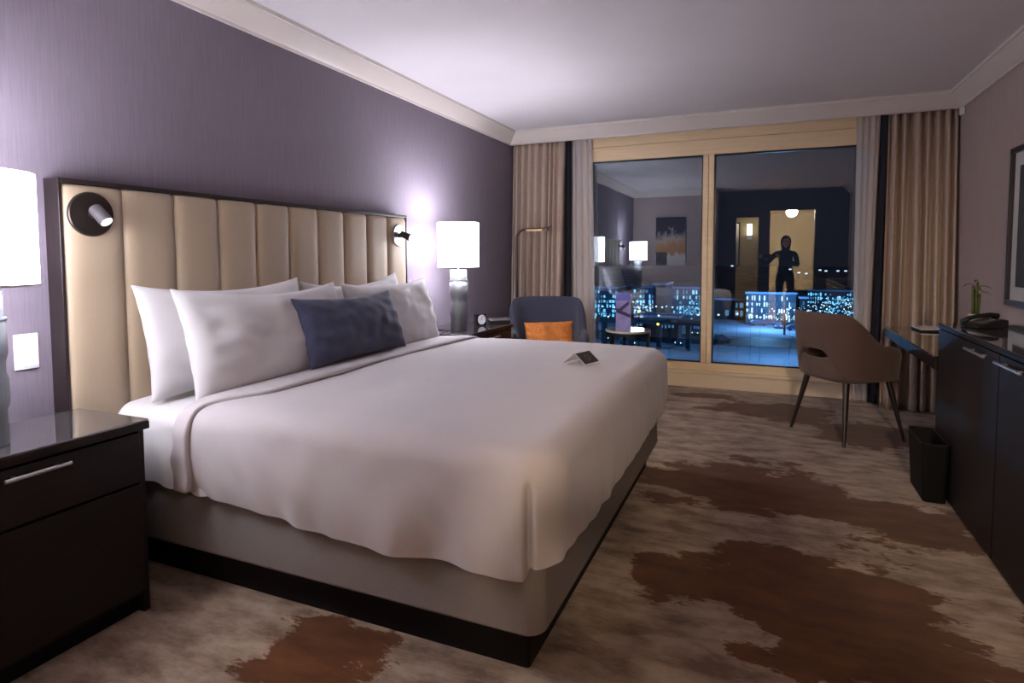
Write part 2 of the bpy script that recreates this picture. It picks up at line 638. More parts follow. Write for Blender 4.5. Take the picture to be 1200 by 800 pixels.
for x0, x1 in ((-1.575, -0.545), (-0.45, 0.735)):
    g = MB()
    g.bm.faces.new([g.bm.verts.new(p) for p in ((x0, GLASS_Y, 0.225), (x1, GLASS_Y, 0.225), (x1, GLASS_Y, 2.10), (x0, GLASS_Y, 2.10))])
    pane = g.build('pane', 'window_glass', win)
    gk = MB()
    gk.box(x0, x1, YW + 0.012, GLASS_Y + 0.01, 2.085, 2.10)
    gk.box(x0, x1, YW + 0.012, GLASS_Y + 0.01, 0.225, 0.235)
    gk.box(x0, x0 + 0.01, YW + 0.012, GLASS_Y + 0.01, 0.235, 2.085)
    gk.box(x1 - 0.01, x1, YW + 0.012, GLASS_Y + 0.01, 0.235, 2.085)
    gk.build('gasket', 'black_plastic', win)


# ------------------------------------------------------------------ curtains
def drape(x0t, x1t, x0b, x1b, yt, yb, at_, ab, folds, ztop, zbot, seed, nx=None, nz=22):
    rnd = random.Random(seed)
    nx = nx or folds * 12
    wd = [rnd.uniform(0.55, 1.45) for _ in range(folds)]
    tot = sum(wd)
    acc = [sum(wd[:q]) / tot for q in range(folds + 1)]
    ph = [rnd.uniform(-0.9, 0.9) for _ in range(folds + 2)]
    am = [rnd.uniform(0.65, 1.15) for _ in range(folds + 2)]
    rows = []
    for j in range(nz + 1):
        t = j / nz
        row = []
        for i in range(nx + 1):
            k = i / nx * folds
            q = int(min(k, folds - 1e-6))
            fr = k - q
            s = acc[q] * (1 - fr) + acc[q + 1] * fr
            pa = ph[q] * (1 - fr) + ph[q + 1] * fr
            aa = am[q] * (1 - fr) + am[q + 1] * fr
            wv = math.sin(2 * PI * k + pa * (0.4 + 1.2 * t))
            wv = math.copysign(abs(wv) ** 0.75, wv)
            a = (at_ * (1 - t) + ab * t) * aa
            x = (x0t * (1 - t) + x0b * t) * (1 - s) + (x1t * (1 - t) + x1b * t) * s
            x += 0.25 * a * math.cos(2 * PI * k * 2 + pa) * t * (4 * s * (1 - s))
            y = yt * (1 - t) + yb * t + a * wv + 0.01 * t * math.sin(7 * s + seed)
            row.append((x, y, ztop + (zbot - ztop) * t))
        rows.append(row)
    return rows


t = thing('curtain', 'beige satin curtain gathered in the corner behind the navy armchair', 'curtain', group='satin curtains')
b = MB()
b.grid(drape(-2.355, -1.815, -2.335, -1.83, 5.592, 5.46, 0.032, 0.055, 8, 2.36, 0.012, 3))
b.build('drape', 'curtain_fabric', t, smooth=True, solid=0.004)
b = MB()
b.grid(drape(-1.818, -1.765, -1.835, -1.75, 5.612, 5.56, 0.012, 0.02, 1, 2.36, 0.012, 5, 14))
b.build('lining', 'lining_navy', t, smooth=True, solid=0.004)

t = thing('curtain', 'beige satin curtain gathered against the right wall beside the desk', 'curtain', group='satin curtains')
b = MB()
b.grid(drape(0.865, 1.318, 0.83, 1.30, 5.592, 5.38, 0.032, 0.062, 7, 2.36, 0.012, 11))
b.build('drape', 'curtain_fabric', t, smooth=True, solid=0.004)
b = MB()
b.grid(drape(0.812, 0.868, 0.765, 0.832, 5.612, 5.50, 0.012, 0.015, 1, 2.36, 0.012, 6, 14))
b.build('lining', 'lining_navy', t, smooth=True, solid=0.004)

b = MB()
b.grid(drape(-1.76, -1.56, -1.73, -1.50, 5.63, 5.58, 0.012, 0.02, 4, 2.36, 0.014, 21))
tag(b.build('sheer_curtain', 'sheer_fabric', smooth=True), 'pale sheer curtain at the window edge next to the navy armchair', 'sheer curtain', 'sheer curtains')
b = MB()
b.grid(drape(0.645, 0.805, 0.66, 0.76, 5.63, 5.57, 0.011, 0.015, 4, 2.36, 0.014, 23))
tag(b.build('sheer_curtain', 'sheer_fabric', smooth=True), 'pale sheer curtain at the window edge behind the brown desk chair', 'sheer curtain', 'sheer curtains')

# ------------------------------------------------------------------ bed
BX0, BX1, BY0, BY1 = -2.268, -0.555, 1.50, 3.46
bed = thing('bed', 'king bed with grey upholstered box base on dark recessed plinth', 'bed', (-1.42, 2.48, 0))
OB = Matrix.Translation((1.42, -2.48, 0))


def rrect(x0, x1, y0, y1, r, n=8, rback=0.01):
    p = []
    for (cx, cy, a0, rr) in ((x1 - r, y0 + r, -PI / 2, r), (x1 - r, y1 - r, 0, r), (x0 + rback, y1 - rback, PI / 2, rback), (x0 + rback, y0 + rback, PI, rback)):
        for i in range(n + 1):
            a = a0 + PI / 2 * i / n
            p.append((cx + rr * math.cos(a), cy + rr * math.sin(a)))
    return p


MB().prism(rrect(BX0, BX1 - 0.06, BY0 + 0.06, BY1 - 0.06, 0.012), 0.0, 0.132).xf(OB).build('plinth', 'plinth_black', bed)
b = MB()
ol = rrect(BX0, BX1, BY0, BY1, 0.055)
rows = []
for z, d in ((0.130, 0.012), (0.134, 0.004), (0.145, 0.0), (0.26, -0.004), (0.375, 0.0), (0.39, 0.006), (0.395, 0.02)):
    cx, cy = (BX0 + BX1) / 2, (BY0 + BY1) / 2
    rows.append([(x - math.copysign(d, x - cx), y - math.copysign(d, y - cy), z) for x, y in ol])
vs = b.grid(rows, closed=True)
b.bm.faces.new(vs[0])
b.bm.faces.new(vs[-1])
b.xf(OB).build('box_base', 'bed_fabric', bed, smooth=False, bevel=0.004)
b = MB()
ol = rrect(BX0, BX1 + 0.01, BY0 + 0.0, BY1, 0.09)
rows = []
for z, d in ((0.397, 0.04), (0.41, 0.012), (0.45, 0.004), (0.51, 0.0), (0.57, 0.004), (0.60, 0.015), (0.618, 0.045), (0.623, 0.09)):
    rows.append([(x - math.copysign(d, x - cx), y - math.copysign(d, y - cy), z) for x, y in ol])
vs = b.grid(rows, closed=True)
b.bm.faces.new(vs[0])
b.bm.faces.new(vs[-1])
b.xf(OB).build('mattress', 'white_linen', bed, smooth=True)


def top_z(x, y):
    # gently domed bed top
    u = (y - 2.48) / 1.0
    v = min(1.0, max(0.0, (x + 1.45) / 0.95))
    hd = min(1.0, max(0.0, (-1.45 - x) / 0.45))
    return 0.700 - 0.016 * abs(u) ** 2.5 - 0.014 * abs(v) ** 3 - 0.020 * hd * hd


def hem_lerp(tab, q):
    for (a, za), (c, zc) in zip(tab, tab[1:]):
        if q <= c:
            f = max(0.0, (q - a) / (c - a))
            f = f * f * (3 - 2 * f)
            return za + (zc - za) * f
    return tab[-1][1]


# flat sheet on the mattress, hanging over both sides near the pillows
b = MB()
rows = []
for i in range(37):
    x = -2.275 + 0.019 * i
    row = []
    hemz = 0.372 - 0.012 * math.sin(9 * x) + 0.01 * noise.noise((x * 9, 0, 0))
    for side in (0, 1):
        col = []
        for k in range(10):
            tt = k / 9
            z = hemz + (0.575 - hemz) * tt
            o = 0.022 + 0.008 * math.sin(x * 40 + 1.5 * tt) * (1 - tt) + 0.006 * math.sin(x * 17)
            col.append((o, z))
        for k in range(1, 9):
            a = PI / 2 * k / 8
            col.append((0.022 - 0.07 * (1 - math.cos(a)), 0.575 + 0.07 * math.sin(a)))
        for k in range(1, 12):
            col.append((-0.048 - 0.9 * k / 11.0, None))
        pts = []
        for (o, z) in col:
            y = (BY0 - o) if side == 0 else (BY1 + o)
            if z is None:
                w = min(1, (-0.048 - o) / 0.25)
                z = 0.657 - 0.010 * (1 - w) + 0.002 * noise.noise((x * 8, y * 8, 3))
            pts.append((x, y, z - 0.004))
        row += pts if side == 0 else list(reversed(pts))
    rows.append(row)
b.grid(rows)
tag(b.build('flat_sheet', 'white_linen', smooth=True, subsurf=1), 'white flat sheet over the mattress showing beside the pillows', 'sheet')

# duvet
EDGE_Y0, EDGE_Y1, EDGE_X = BY0 - 0.045, BY1 + 0.04, BX1 + 0.055
R_EDGE = 0.085


def duvet_head_x(y):
    q = (y - 1.45) / 2.05
    return -1.875 - 0.165 * min(1, max(0, q)) ** 0.8


def duvet_path():
    pts = []
    rc = 0.13
    xa = duvet_head_x(EDGE_Y0)
    n1 = 70
    for i in range(n1):
        x = xa + (EDGE_X - rc - xa) * i / n1
        pts.append((x, EDGE_Y0, 0, -1))
    for i in range(44):
        a = -PI / 2 + PI / 2 * i / 44
        pts.append((EDGE_X - rc + rc * math.cos(a), EDGE_Y0 + rc + rc * math.sin(a), math.cos(a), math.sin(a)))
    n2 = 80
    for i in range(n2):
        y = EDGE_Y0 + rc + (EDGE_Y1 - EDGE_Y0 - 2 * rc) * i / n2
        pts.append((EDGE_X, y, 1, 0))
    for i in range(14):
        a = PI / 2 * i / 14
        pts.append((EDGE_X - rc + rc * math.cos(a), EDGE_Y1 - rc + rc * math.sin(a), math.cos(a), math.sin(a)))
    xb = duvet_head_x(EDGE_Y1)
    for i in range(n1 + 1):
        x = EDGE_X - rc + (xb - EDGE_X + rc) * i / n1
        pts.append((x, EDGE_Y1, 0, 1))
    return pts


path = duvet_path()
cum = [0.0]
for p, q in zip(path, path[1:]):
    cum.append(cum[-1] + math.hypot(q[0] - p[0], q[1] - p[1]))
S_CORNER = cum[70]          # where the near side ends and the corner begins
HEM = [(0, 0.366), (0.28, 0.345), (0.62, 0.316), (0.85, 0.306), (1.05, 0.316), (S_CORNER, 0.308), (S_CORNER + 0.05, 0.312), (S_CORNER + 0.06, 0.352),
       (S_CORNER + 0.2, 0.345), (S_CORNER + 0.8, 0.325), (S_CORNER + 1.6, 0.335), (S_CORNER + 2.1, 0.34), (5.5, 0.35)]
S_PLEAT = S_CORNER + 0.052
X_HUB = EDGE_X - 0.9
rows = []
for i, (px, py, nx_, ny_) in enumerate(path):
    s = cum[i]
    hz = hem_lerp(HEM, s)
    # spine point that the inward line aims for
    if i < 70:
        tx, ty = px, 2.48
    elif i < 208:
        tx, ty = X_HUB, 2.48
    else:
        tx, ty = px, 2.48
    if i < 70:
        # inward line slides so that the head edge follows its curve
        tt = i / 70
        tx = duvet_head_x(2.48) * (1 - tt) + X_HUB * tt
    if i >= 208:
        tt = (i - 208) / 70
        tx = X_HUB * (1 - tt) + duvet_head_x(2.48) * tt
    row = []
    ex, ey = px - nx_ * R_EDGE, py - ny_ * R_EDGE
    zt = top_z(ex, ey)
    n_side = 14
    for k in range(n_side):
        q = k / (n_side - 1)
        z = hz + (zt - R_EDGE - hz) * q
        o = 0.012 * math.sin(PI * q) - 0.014 * (1 - q)
        # loose ripples of the hanging cloth
        o += (0.026 if s < S_CORNER else 0.012) * noise.noise((s * 6.5, q * 0.8, 1.0)) * (1 - q) ** 0.7 + 0.009 * noise.noise((s * 13 + q * 1.5, q * 2, 4.0)) * (1 - 0.5 * q)
        ds = s - S_PLEAT
        if abs(ds) < 0.5:
            # tucked pleat: a sharp valley, the foot panel lapping over it
            o -= 0.040 * math.exp(-(ds / 0.0085) ** 2) * (1 - q) ** 0.3
            o += 0.016 * math.exp(-abs(ds - 0.02) / 0.06) * (1 - q) ** 0.5 if ds > 0 else 0.010 * math.exp(ds / 0.08) * (1 - q) ** 0.5
        row.append((px + nx_ * o, py + ny_ * o, z))
    for k in range(1, 7):
        a = PI / 2 * k / 7
        o = -R_EDGE * (1 - math.cos(a))
        row.append((px + nx_ * o, py + ny_ * o, zt - R_EDGE + R_EDGE * math.sin(a) + (0.007 * noise.noise((px * 2.2, py * 2.2, 5)) + 0.003 * noise.noise((px * 7, py * 5, 8))) * k / 7))
    nt_ = 34
    for k in range(nt_ + 1):
        q = (k / nt_)
        x = ex + (tx - ex) * q
        y = ey + (ty - ey) * q
        z = top_z(x, y) + 0.007 * noise.noise((x * 2.2, y * 2.2, 5)) + 0.003 * noise.noise((x * 7, y * 5, 8))
        row.append((x, y, z))
    rows.append(row)
b = MB()
b.grid(rows)
bmesh.ops.remove_doubles(b.bm, verts=b.bm.verts, dist=0.0004)
duvet = b.build('duvet', 'duvet_linen', smooth=True, subsurf=1)
tag(duvet, 'puffy white duvet covering the bed with a tucked foot corner', 'duvet')
# turned-back head hem of the duvet
curve = []
for k in range(10):
    z = 0.372 + (0.572 - 0.372) * k / 10
    curve.append((Vector((-1.882 + 0.008 * math.sin(k * 0.9), EDGE_Y0 - 0.002 * math.sin(k * 1.3), z)), Vector((0, -1, 0))))
for k in range(7):
    a = PI / 2 * k / 6
    curve.append((Vector((-1.875, EDGE_Y0 + R_EDGE - R_EDGE * math.cos(a), 0.575 + R_EDGE * math.sin(a))), Vector((0, -math.cos(a), math.sin(a)))))
for k in range(1, 50):
    y = EDGE_Y0 + R_EDGE + (EDGE_Y1 - EDGE_Y0 - 2 * R_EDGE) * k / 50
    curve.append((Vector((duvet_head_x(y), y, top_z(duvet_head_x(y), y) - 0.004)), Vector((0, 0, 1))))
for k in range(7):
    a = PI / 2 * k / 6
    curve.append((Vector((-2.02, EDGE_Y1 - R_EDGE + R_EDGE * math.sin(a), 0.582 + R_EDGE * math.cos(a) - 0.012)), Vector((0, math.sin(a), math.cos(a)))))
for k in range(1, 8):
    curve.append((Vector((-2.02, EDGE_Y1 + 0.004, 0.60 - 0.2 * k / 8)), Vector((0, 1, 0))))
rows = []
NC = len(curve)
for i, (p, n) in enumerate(curve):
    row = []
    tb = min(1, max(0, (p.y - 1.47) / 0.28))
    tb = tb * tb * (3 - 2 * tb)
    crease = -1.845 + 0.145 * tb + 0.006 * noise.noise((i * 0.2, 0, 0))
    headb = p.x - 0.045
    w, mid = (crease - headb) / 2, (crease + headb) / 2
    h = 0.017 + 0.003 * noise.noise((i * 0.3, 5, 0))
    for k in range(22):
        a = 2 * PI * k / 22
        ca, sa = math.cos(a), math.sin(a)
        x = mid + math.copysign(abs(ca) ** 0.7, ca) * w
        oz = math.copysign(abs(sa) ** 0.5, sa) * h * (0.75 + 0.25 * ca)
        dz = (top_z(x, p.y) - top_z(p.x, p.y)) * n.z
        row.append(Vector((x, p.y, p.z)) + n * (oz + 0.011) + Vector((0, 0, dz)))
    rows.append(row)
b = MB()
vs = b.grid(rows, closed=True)
b.bm.faces.new(vs[0])
b.bm.faces.new(vs[-1])
b.build('turned_back_hem', 'hem_linen', duvet, smooth=True, subsurf=1)


# ------------------------------------------------------------------ pillows
def pillow(name, label, cat, w, h, th, c, tilt, material, seed, yaw=0.0, roll=0.0, ear=0.055, group=None, crush=0.0):
    n, m = 34, 24
    b = MB()
    sides = []
    for sgn in (1, -1):
        rows = []
        for j in range(m + 1):
            v = -1 + 2 * j / m
            row = []
            for i in range(n + 1):
                u = -1 + 2 * i / n
                d = ((1 - abs(u) ** 2.6) * (1 - abs(v) ** 2.6))
                z = sgn * th / 2 * max(0, d) ** 0.5
                # edges curve in between the pointed corners
                x = u * w / 2 * (1 - ear * (1 - v * v) * abs(u) ** 3) + 0.0
                y = v * h / 2 * (1 - 1.2 * ear * (1 - u * u) * abs(v) ** 3)
                if v > 0 and crush:
                    y -= crush * (1 - u * u) * v * v
                cr = abs(u * v) ** 6
                x *= 1 + 0.02 * cr
                y *= 1 + 0.03 * cr
                wr = noise.noise((x * 6 + seed, y * 6, seed * 1.7)) * 0.022 + noise.noise((x * 13 + y * 9, y * 20 - x * 6, seed)) * 0.010
                wr += 0.011 * math.sin((u * 9 + v * 14) + seed) * abs(u) ** 3
                z += sgn * wr * max(0, d) ** 0.5
                row.append((x, y, z))
            rows.append(row)
        sides.append(rows)
    for r in sides:
        b.grid(r)
    bmesh.ops.remove_doubles(b.bm, verts=b.bm.verts, dist=0.0005)
    ca, sa = math.cos(tilt), math.sin(tilt)
    M = Matrix(((0, -sa, ca, 0), (1, 0, 0, 0), (0, ca, sa, 0), (0, 0, 0, 1)))
    b.xf(Matrix.Rotation(yaw, 4, 'Z') @ M @ Matrix.Rotation(roll, 4, 'Z'))
    o = b.build(name, material, smooth=True, subsurf=1, loc=c)
    return tag(o, label, cat, group)


PG = 'white bed pillows'
pillow('pillow', 'white pillow against the headboard at the near lamp end', 'pillow', 0.88, 0.46, 0.17, (-2.163, 1.945, 0.876), 0.20, 'white_linen', 1, roll=0.0, group=PG, crush=0.03)
pillow('pillow', 'white pillow against the headboard behind the navy cushion', 'pillow', 0.88, 0.45, 0.17, (-2.175, 2.845, 0.872), 0.20, 'white_linen', 2, roll=0.03, group=PG, crush=0.045)
pillow('pillow', 'front white pillow left of the navy cushion', 'pillow', 0.90, 0.45, 0.18, (-1.985, 2.00, 0.868), 0.30, 'white_linen', 3, yaw=-0.03, roll=-0.01, group=PG, crush=0.035)
pillow('pillow', 'front white pillow behind and right of the navy cushion', 'pillow', 0.86, 0.43, 0.17, (-2.0, 2.95, 0.858), 0.28, 'white_linen', 4, yaw=0.02, group=PG, crush=0.02)
pillow('cushion', 'navy blue lumbar cushion in front of the white pillows', 'cushion', 0.76, 0.335, 0.13, (-1.885, 2.42, 0.862), 0.34, 'navy_fabric', 5, yaw=0.0, roll=0.0, crush=0.015)

# ------------------------------------------------------------------ headboard
hb = thing('headboard', 'beige channel tufted headboard in a dark frame on the purple wall', 'headboard', (XL, 2.42, 0))
HY0, HY1, HZ1 = -1.103, 1.103, 1.482
fr = 0.012
MB().box(0.002, 0.085, HY0, HY0 + fr, 0.12, HZ1).build('frame_stile', 'espresso_frame', hb, bevel=0.003)
MB().box(0.002, 0.085, HY1 - 0.012, HY1, 0.12, HZ1).build('frame_stile', 'espresso_frame', hb, bevel=0.003)
MB().box(0.002, 0.085, HY0 + fr, HY1 - 0.012, HZ1 - 0.018, HZ1).build('frame_rail', 'espresso_frame', hb, bevel=0.003)
MB().box(0.002, 0.03, HY0 + fr, HY1 - 0.012, 0.12, HZ1 - 0.018).build('backing', 'espresso_frame', hb)
NCH = 10
cw = (HY1 - 0.012 - HY0 - fr) / NCH
for k in range(NCH):
    y0 = HY0 + fr + cw * k
    b = MB()
    rows = []
    for z, dz in ((0.30, 0.014), (0.305, 0.004), (0.32, 0), (0.8, 0), (1.2, 0), (HZ1 - 0.05, 0), (HZ1 - 0.03, 0.003), (HZ1 - 0.020, 0.012), (HZ1 - 0.019, 0.03)):
        row = [(0.03, y0 + 0.0005, z)]
        for i in range(11):
            q = -1 + 2 * i / 10
            xx = 0.078 + 0.016 * (1 - abs(q) ** 5) - dz
            row.append((xx, y0 + cw / 2 + q * (cw / 2 - 0.0008), z))
        row.append((0.03, y0 + cw - 0.0005, z))
        rows.append(row)
    vs = b.grid(rows)
    b.build('upholstered_channel', 'headboard_fabric', hb, smooth=True)


def sconce(label, y, tilt, plate_r, lit, chrome_plate, z=1.352):
    o = thing('reading_light', label, 'reading light', (XL + 0.094, y, z), group='headboard reading lights')
    M = Matrix.Rotation(PI / 2, 4, 'Y')
    pm = 'satin_nickel' if chrome_plate else 'bronze'
    MB().lathe([(0, 0), (plate_r, 0), (plate_r, 0.008), (plate_r - 0.004, 0.012), (0, 0.012)], 40).xf(M).build('wall_plate', pm, o, smooth=False, bevel=0.001)
    MB().lathe([(0, 0.012), (0.016, 0.012), (0.014, 0.045), (0, 0.045)], 20).xf(M).build('swivel_stem', 'bronze', o)
    d = Vector(tilt).normalized()
    c0 = Vector((0.052, 0, 0)) - d * 0.03
    q = d.to_track_quat('Z', 'Y').to_matrix().to_4x4()
    hd = MB().lathe([(0, 0), (0.02, 0), (0.023, 0.004), (0.023, 0.074), (0.02, 0.074), (0.02, 0.068), (0, 0.068)], 24).xf(Matrix.Translation(c0) @ q).build('lamp_head', 'bronze' if not lit else 'gunmetal', o, smooth=False, bevel=0.001)
    MB().lathe([(0, 0.069), (0.019, 0.069), (0.019, 0.072), (0, 0.072)], 20).xf(Matrix.Translation(c0) @ q).build('lens', 'lens_lit' if lit else 'white_plastic', hd)
    return o


sconce('dark round reading light at the left end of the headboard', 1.417, (0.62, 0.12, -0.62), 0.081, True, False, 1.358)
sconce('small silver reading light at the right end of the headboard', 3.400, (0.75, 0.10, -0.30), 0.073, False, True, 1.341)


# ------------------------------------------------------------------ nightstands
def nightstand(label, y0, y1, ns_front=-1.90, back=0.012):
    w = y1 - y0
    x0 = XL + back
    dpt = ns_front - x0
    o = thing('nightstand', label, 'nightstand', (x0, (y0 + y1) / 2, 0), group='bedside nightstands')
    h = w / 2
    MB().box(0, dpt - 0.02, -h + 0.008, -h + 0.03, 0.0, 0.628).build('side_panel', 'espresso', o, bevel=0.002)
    MB().box(0, dpt - 0.02, h - 0.03, h - 0.008, 0.0, 0.628).build('side_panel', 'espresso', o, bevel=0.002)
    MB().box(0, 0.02, -h + 0.03, h - 0.03, 0.06, 0.628).build('back_panel', 'espresso', o)
    MB().box(0.02, dpt - 0.03, -h + 0.03, h - 0.03, 0.06, 0.08).build('bottom_panel', 'espresso', o)
    MB().box(0, dpt, -h, h, 0.628, 0.654).build('top', 'espresso', o, bevel=0.003)
    MB().box(0.002, dpt - 0.002, -h + 0.002, h - 0.002, 0.654, 0.661).build('glass_top', 'black_glass', o, bevel=0.0015)
    for z0, z1 in ((0.455, 0.62), (0.085, 0.447)):
        dr = MB().box(dpt - 0.028, dpt - 0.006, -h + 0.032, h - 0.032, z0, z1).build('drawer', 'espresso', o, bevel=0.002)
        if z0 > 0.3:
            hz = z1 - 0.025
            hd = MB().tube([(dpt + 0.018, -0.085, hz), (dpt + 0.018, 0.085, hz)], 0.006, 12).build('handle', 'chrome', dr, smooth=False, bevel=0.001)
            for yy in (-0.055, 0.055):
                MB().tube([(dpt - 0.008, yy, hz), (dpt + 0.018, yy, hz)], 0.0045, 10).build('handle_post', 'chrome', dr)
    MB().box(0.02, dpt - 0.05, -h + 0.03, h - 0.03, 0.0, 0.06).build('toe_kick', 'plinth_black', o)
    return o


nightstand('dark glossy nightstand in the near corner with a bar handle', 0.66, 1.345, back=0.098)
nightstand('dark glossy nightstand on the far side of the bed holding the alarm clock', 3.655, 4.44, -1.88)


def table_lamp(label, x, y):
    o = thing('table_lamp', label, 'lamp', (x, y, 0.6615), group='bedside lamps')
    MB().lathe([(0, 0), (0.060, 0), (0.062, 0.006), (0.060, 0.10), (0.066, 0.112), (0.068, 0.125), (0.068, 0.19), (0.064, 0.20), (0.062, 0.21), (0.062, 0.24), (0.068, 0.262), (0.068, 0.36), (0.062, 0.362), (0.062, 0.366), (0.062, 0.43), (0.058, 0.436), (0, 0.436)], 36).build('body', 'steel_dark', o, smooth=True)
    b = MB()
    b.lathe([(0.069, 0.362), (0.070, 0.362), (0.070, 0.368), (0.061, 0.368)], 36)
    b.lathe([(0.0, 0.437), (0.060, 0.437), (0.060, 0.4405), (0.0, 0.4405)], 36)
    b.build('trim_ring', 'chrome', o)
    MB().lathe([(0, 0.44), (0.007, 0.44), (0.007, 0.50), (0.017, 0.50), (0.017, 0.545), (0, 0.545)], 16).build('socket_stem', 'chrome', o)
    R, z0, z1 = 0.150, 0.458, 0.782
    sh = MB().lathe([(R, z0), (R, z1), (R - 0.0035, z1), (R - 0.0035, z0)], 48, closed=True).build('lamp_shade', 'lamp_shade', o, smooth=False, bevel=0.0006)
    b = MB()
    b.lathe([(R + 0.0006, z0 - 0.001), (R + 0.0006, z0 + 0.006), (R - 0.0045, z0 + 0.006), (R - 0.0045, z0 - 0.001)], 48, closed=True)
    b.build('shade_rim', 'paper_white', sh)
    b = MB()
    for k in range(3):
        a = 2 * PI * k / 3
        b.tube([(0, 0, z0 + 0.05), (R * math.cos(a), R * math.sin(a), z0 + 0.01)], 0.0015, 6)
    b.build('shade_spider', 'chrome', sh)
    l = point_light('bulb', (0, 0, z0 + 0.19), LAMP_W, LAMP_COL, 0.07, o)
    b = MB().sphere((0, 0, z0 + 0.10), 0.03, 12, 8)
    b.build('bulb_glass', 'lens_lit', o, smooth=True)
    return o


table_lamp('lit white drum lamp at the left edge on the near nightstand', -2.06, 0.955)
table_lamp('lit white drum lamp on the far nightstand beside the headboard', -2.07, 3.86)

# switch plate, alarm clock, tissue box, cable
sp = thing('switch_plate', 'white double switch plate on the purple wall by the near lamp', 'switch', (XL, 1.238, 0.875))
MB().box(0.0005, 0.007, -0.038, 0.038, -0.062, 0.062).build('plate', 'white_plastic', sp, bevel=0.003)
MB().box(0.007, 0.0095, -0.028, 0.028, -0.05, 0.05).build('rocker', 'white_plastic', sp, bevel=0.001)

ck = thing('alarm_clock', 'small black square alarm clock with a silver dial', 'clock', (-2.06, 4.19, 0.6615), -0.5)
MB().box(-0.022, 0.022, -0.045, 0.045, 0.0, 0.092).build('case', 'black_plastic', ck, bevel=0.004)
M = Matrix.Translation((0.0225, 0, 0.047)) @ Matrix.Rotation(PI / 2, 4, 'Y')
MB().lathe([(0, 0), (0.036, 0), (0.038, 0.003), (0.034, 0.005), (0.033, 0.002), (0, 0.002)], 32).xf(M).build('dial', 'clock_dial', ck)
b = MB()
b.box(0.0252, 0.0262, -0.0012, 0.0012, 0.047, 0.072)
b.box(0.0252, 0.0262, -0.016, 0, 0.046, 0.048)
b.build('hand', 'black_plastic', ck)

bx = thing('tissue_box', 'flat black box with a silver lid beside the alarm clock', 'box', (-2.03, 4.31, 0.6605), -0.9)
bx.location = (-1.96, 4.335, 0.6615)
MB().box(-0.045, 0.045, -0.08, 0.08, 0.0, 0.03).build('base', 'black_plastic', bx, bevel=0.003)
MB().box(-0.047, 0.047, -0.083, 0.083, 0.03, 0.046).build('lid', 'chrome', bx, bevel=0.003)
b = MB()
pts = []
for k in range(21):
    a = k / 20
    pts.append((-2.18 - 0.05 * math.sin(a * PI * 1.5), 3.83 - 0.16 * math.sin(a * PI), 0.6645 + 0.03 * math.sin(a * PI) ** 2))
b.tube(pts, 0.0028, 8)
tag(b.build('lamp_cord', 'black_plastic', smooth=True), 'thin black cord looping beside the far lamp base', 'cord')

# ------------------------------------------------------------------ tent card on the bed
cd = thing('tent_card', 'folded dark printed tent card standing on the duvet', 'card', (0, 0, 0))
cz = top_z(-0.8, 2.7) + 0.005
cd.location = (-0.795, 2.70, cz)
cd.rotation_euler = (0, 0, -0.30)
hh, hw, sp_ = 0.050, 0.064, 0.062


def slab(p, n, th):
    # quad p extruded by n*th
    b = MB()
    a = [b.bm.verts.new(q) for q in p]
    c = [b.bm.verts.new(Vector(q) + Vector(n) * th) for q in p]
    for i in range(4):
        j = (i + 1) % 4
        b.bm.faces.new((a[i], a[j], c[j], c[i]))
    b.bm.faces.new(a)
    b.bm.faces.new(c)
    return b


nf = Vector((hh, 0, sp_)).normalized()
ff = slab([(sp_, -hw, 0), (sp_, hw, 0), (0, hw, hh), (0, -hw, hh)], nf, 0.0012).build('front_leaf', 'paper_white', cd)
slab([(-sp_, -hw, 0), (-sp_, hw, 0), (0, hw, hh), (0, -hw, hh)], Vector((-hh, 0, sp_)).normalized(), 0.0012).build('back_leaf', 'paper_white', cd)


def onleaf(s, t, lift):
    # s across -1..1, t up 0..1
    return Vector((sp_ * (1 - t), hw * s, hh * t)) + nf * lift


slab([onleaf(-0.92, 0.07, 0.0014), onleaf(0.92, 0.07, 0.0014), onleaf(0.92, 0.95, 0.0014), onleaf(-0.92, 0.95, 0.0014)], nf, 0.0004).build('printed_face', 'card_print', ff)
b = MB()
rr = [(0.30 * math.cos(a), 0.5 + 0.22 * math.sin(a)) for a in [2 * PI * k / 24 for k in range(25)]]
for (s0, t0), (s1, t1) in zip(rr, rr[1:]):
    p = [onleaf(s0, t0, 0.0021), onleaf(s1, t1, 0.0021), onleaf(s1 * 0.72, 0.5 + (t1 - 0.5) * 0.72, 0.0021), onleaf(s0 * 0.72, 0.5 + (t0 - 0.5) * 0.72, 0.0021)]
    b.bm.faces.new([b.bm.verts.new(q) for q in p])
b.build('printed_mark', 'card_mark', ff)

# ------------------------------------------------------------------ armchair, floor lamp, side table
ac = thing('armchair', 'navy upholstered armchair in the corner by the curtain', 'armchair', (-1.72, 4.83, 0), -PI / 2 + 0.42)
# local +x is the way the chair faces


def shell(rmaj, rmin, a0, a1, ztop, zbot, th, n=40, m=10, lean=0.0, p=2.6):
    """curved wall: superellipse plan from angle a0 to a1, top height by function ztop(q)"""
    outer, inner = [], []
    ro, ri = [], []
    for i in range(n + 1):
        q = i / n
        a = a0 + (a1 - a0) * q
        ca, sa = math.cos(a), math.sin(a)
        k = (abs(ca / rmaj) ** p + abs(sa / rmin) ** p) ** (-1 / p)
        zt = ztop(q)
        co, ci = [], []
        for j in range(m + 1):
            h = j / m
            z = zbot(q) + (zt - zbot(q)) * h
            off = lean * (z - 0.4)
            tt = th * (1 - 0.35 * h)
            rr_ = 0.0
            if j == m:
                rr_ = tt * 0.32
            co.append(Vector(((k + off - rr_) * ca, (k + off - rr_) * sa, z)))
            ci.append(Vector(((k + off - tt + rr_) * ca, (k + off - tt + rr_) * sa, z)))
        mid = [(co[-1] + ci[-1]) / 2 + Vector((0, 0, 0.010))]
        outer.append(co + mid + list(reversed(ci)))
    return outer


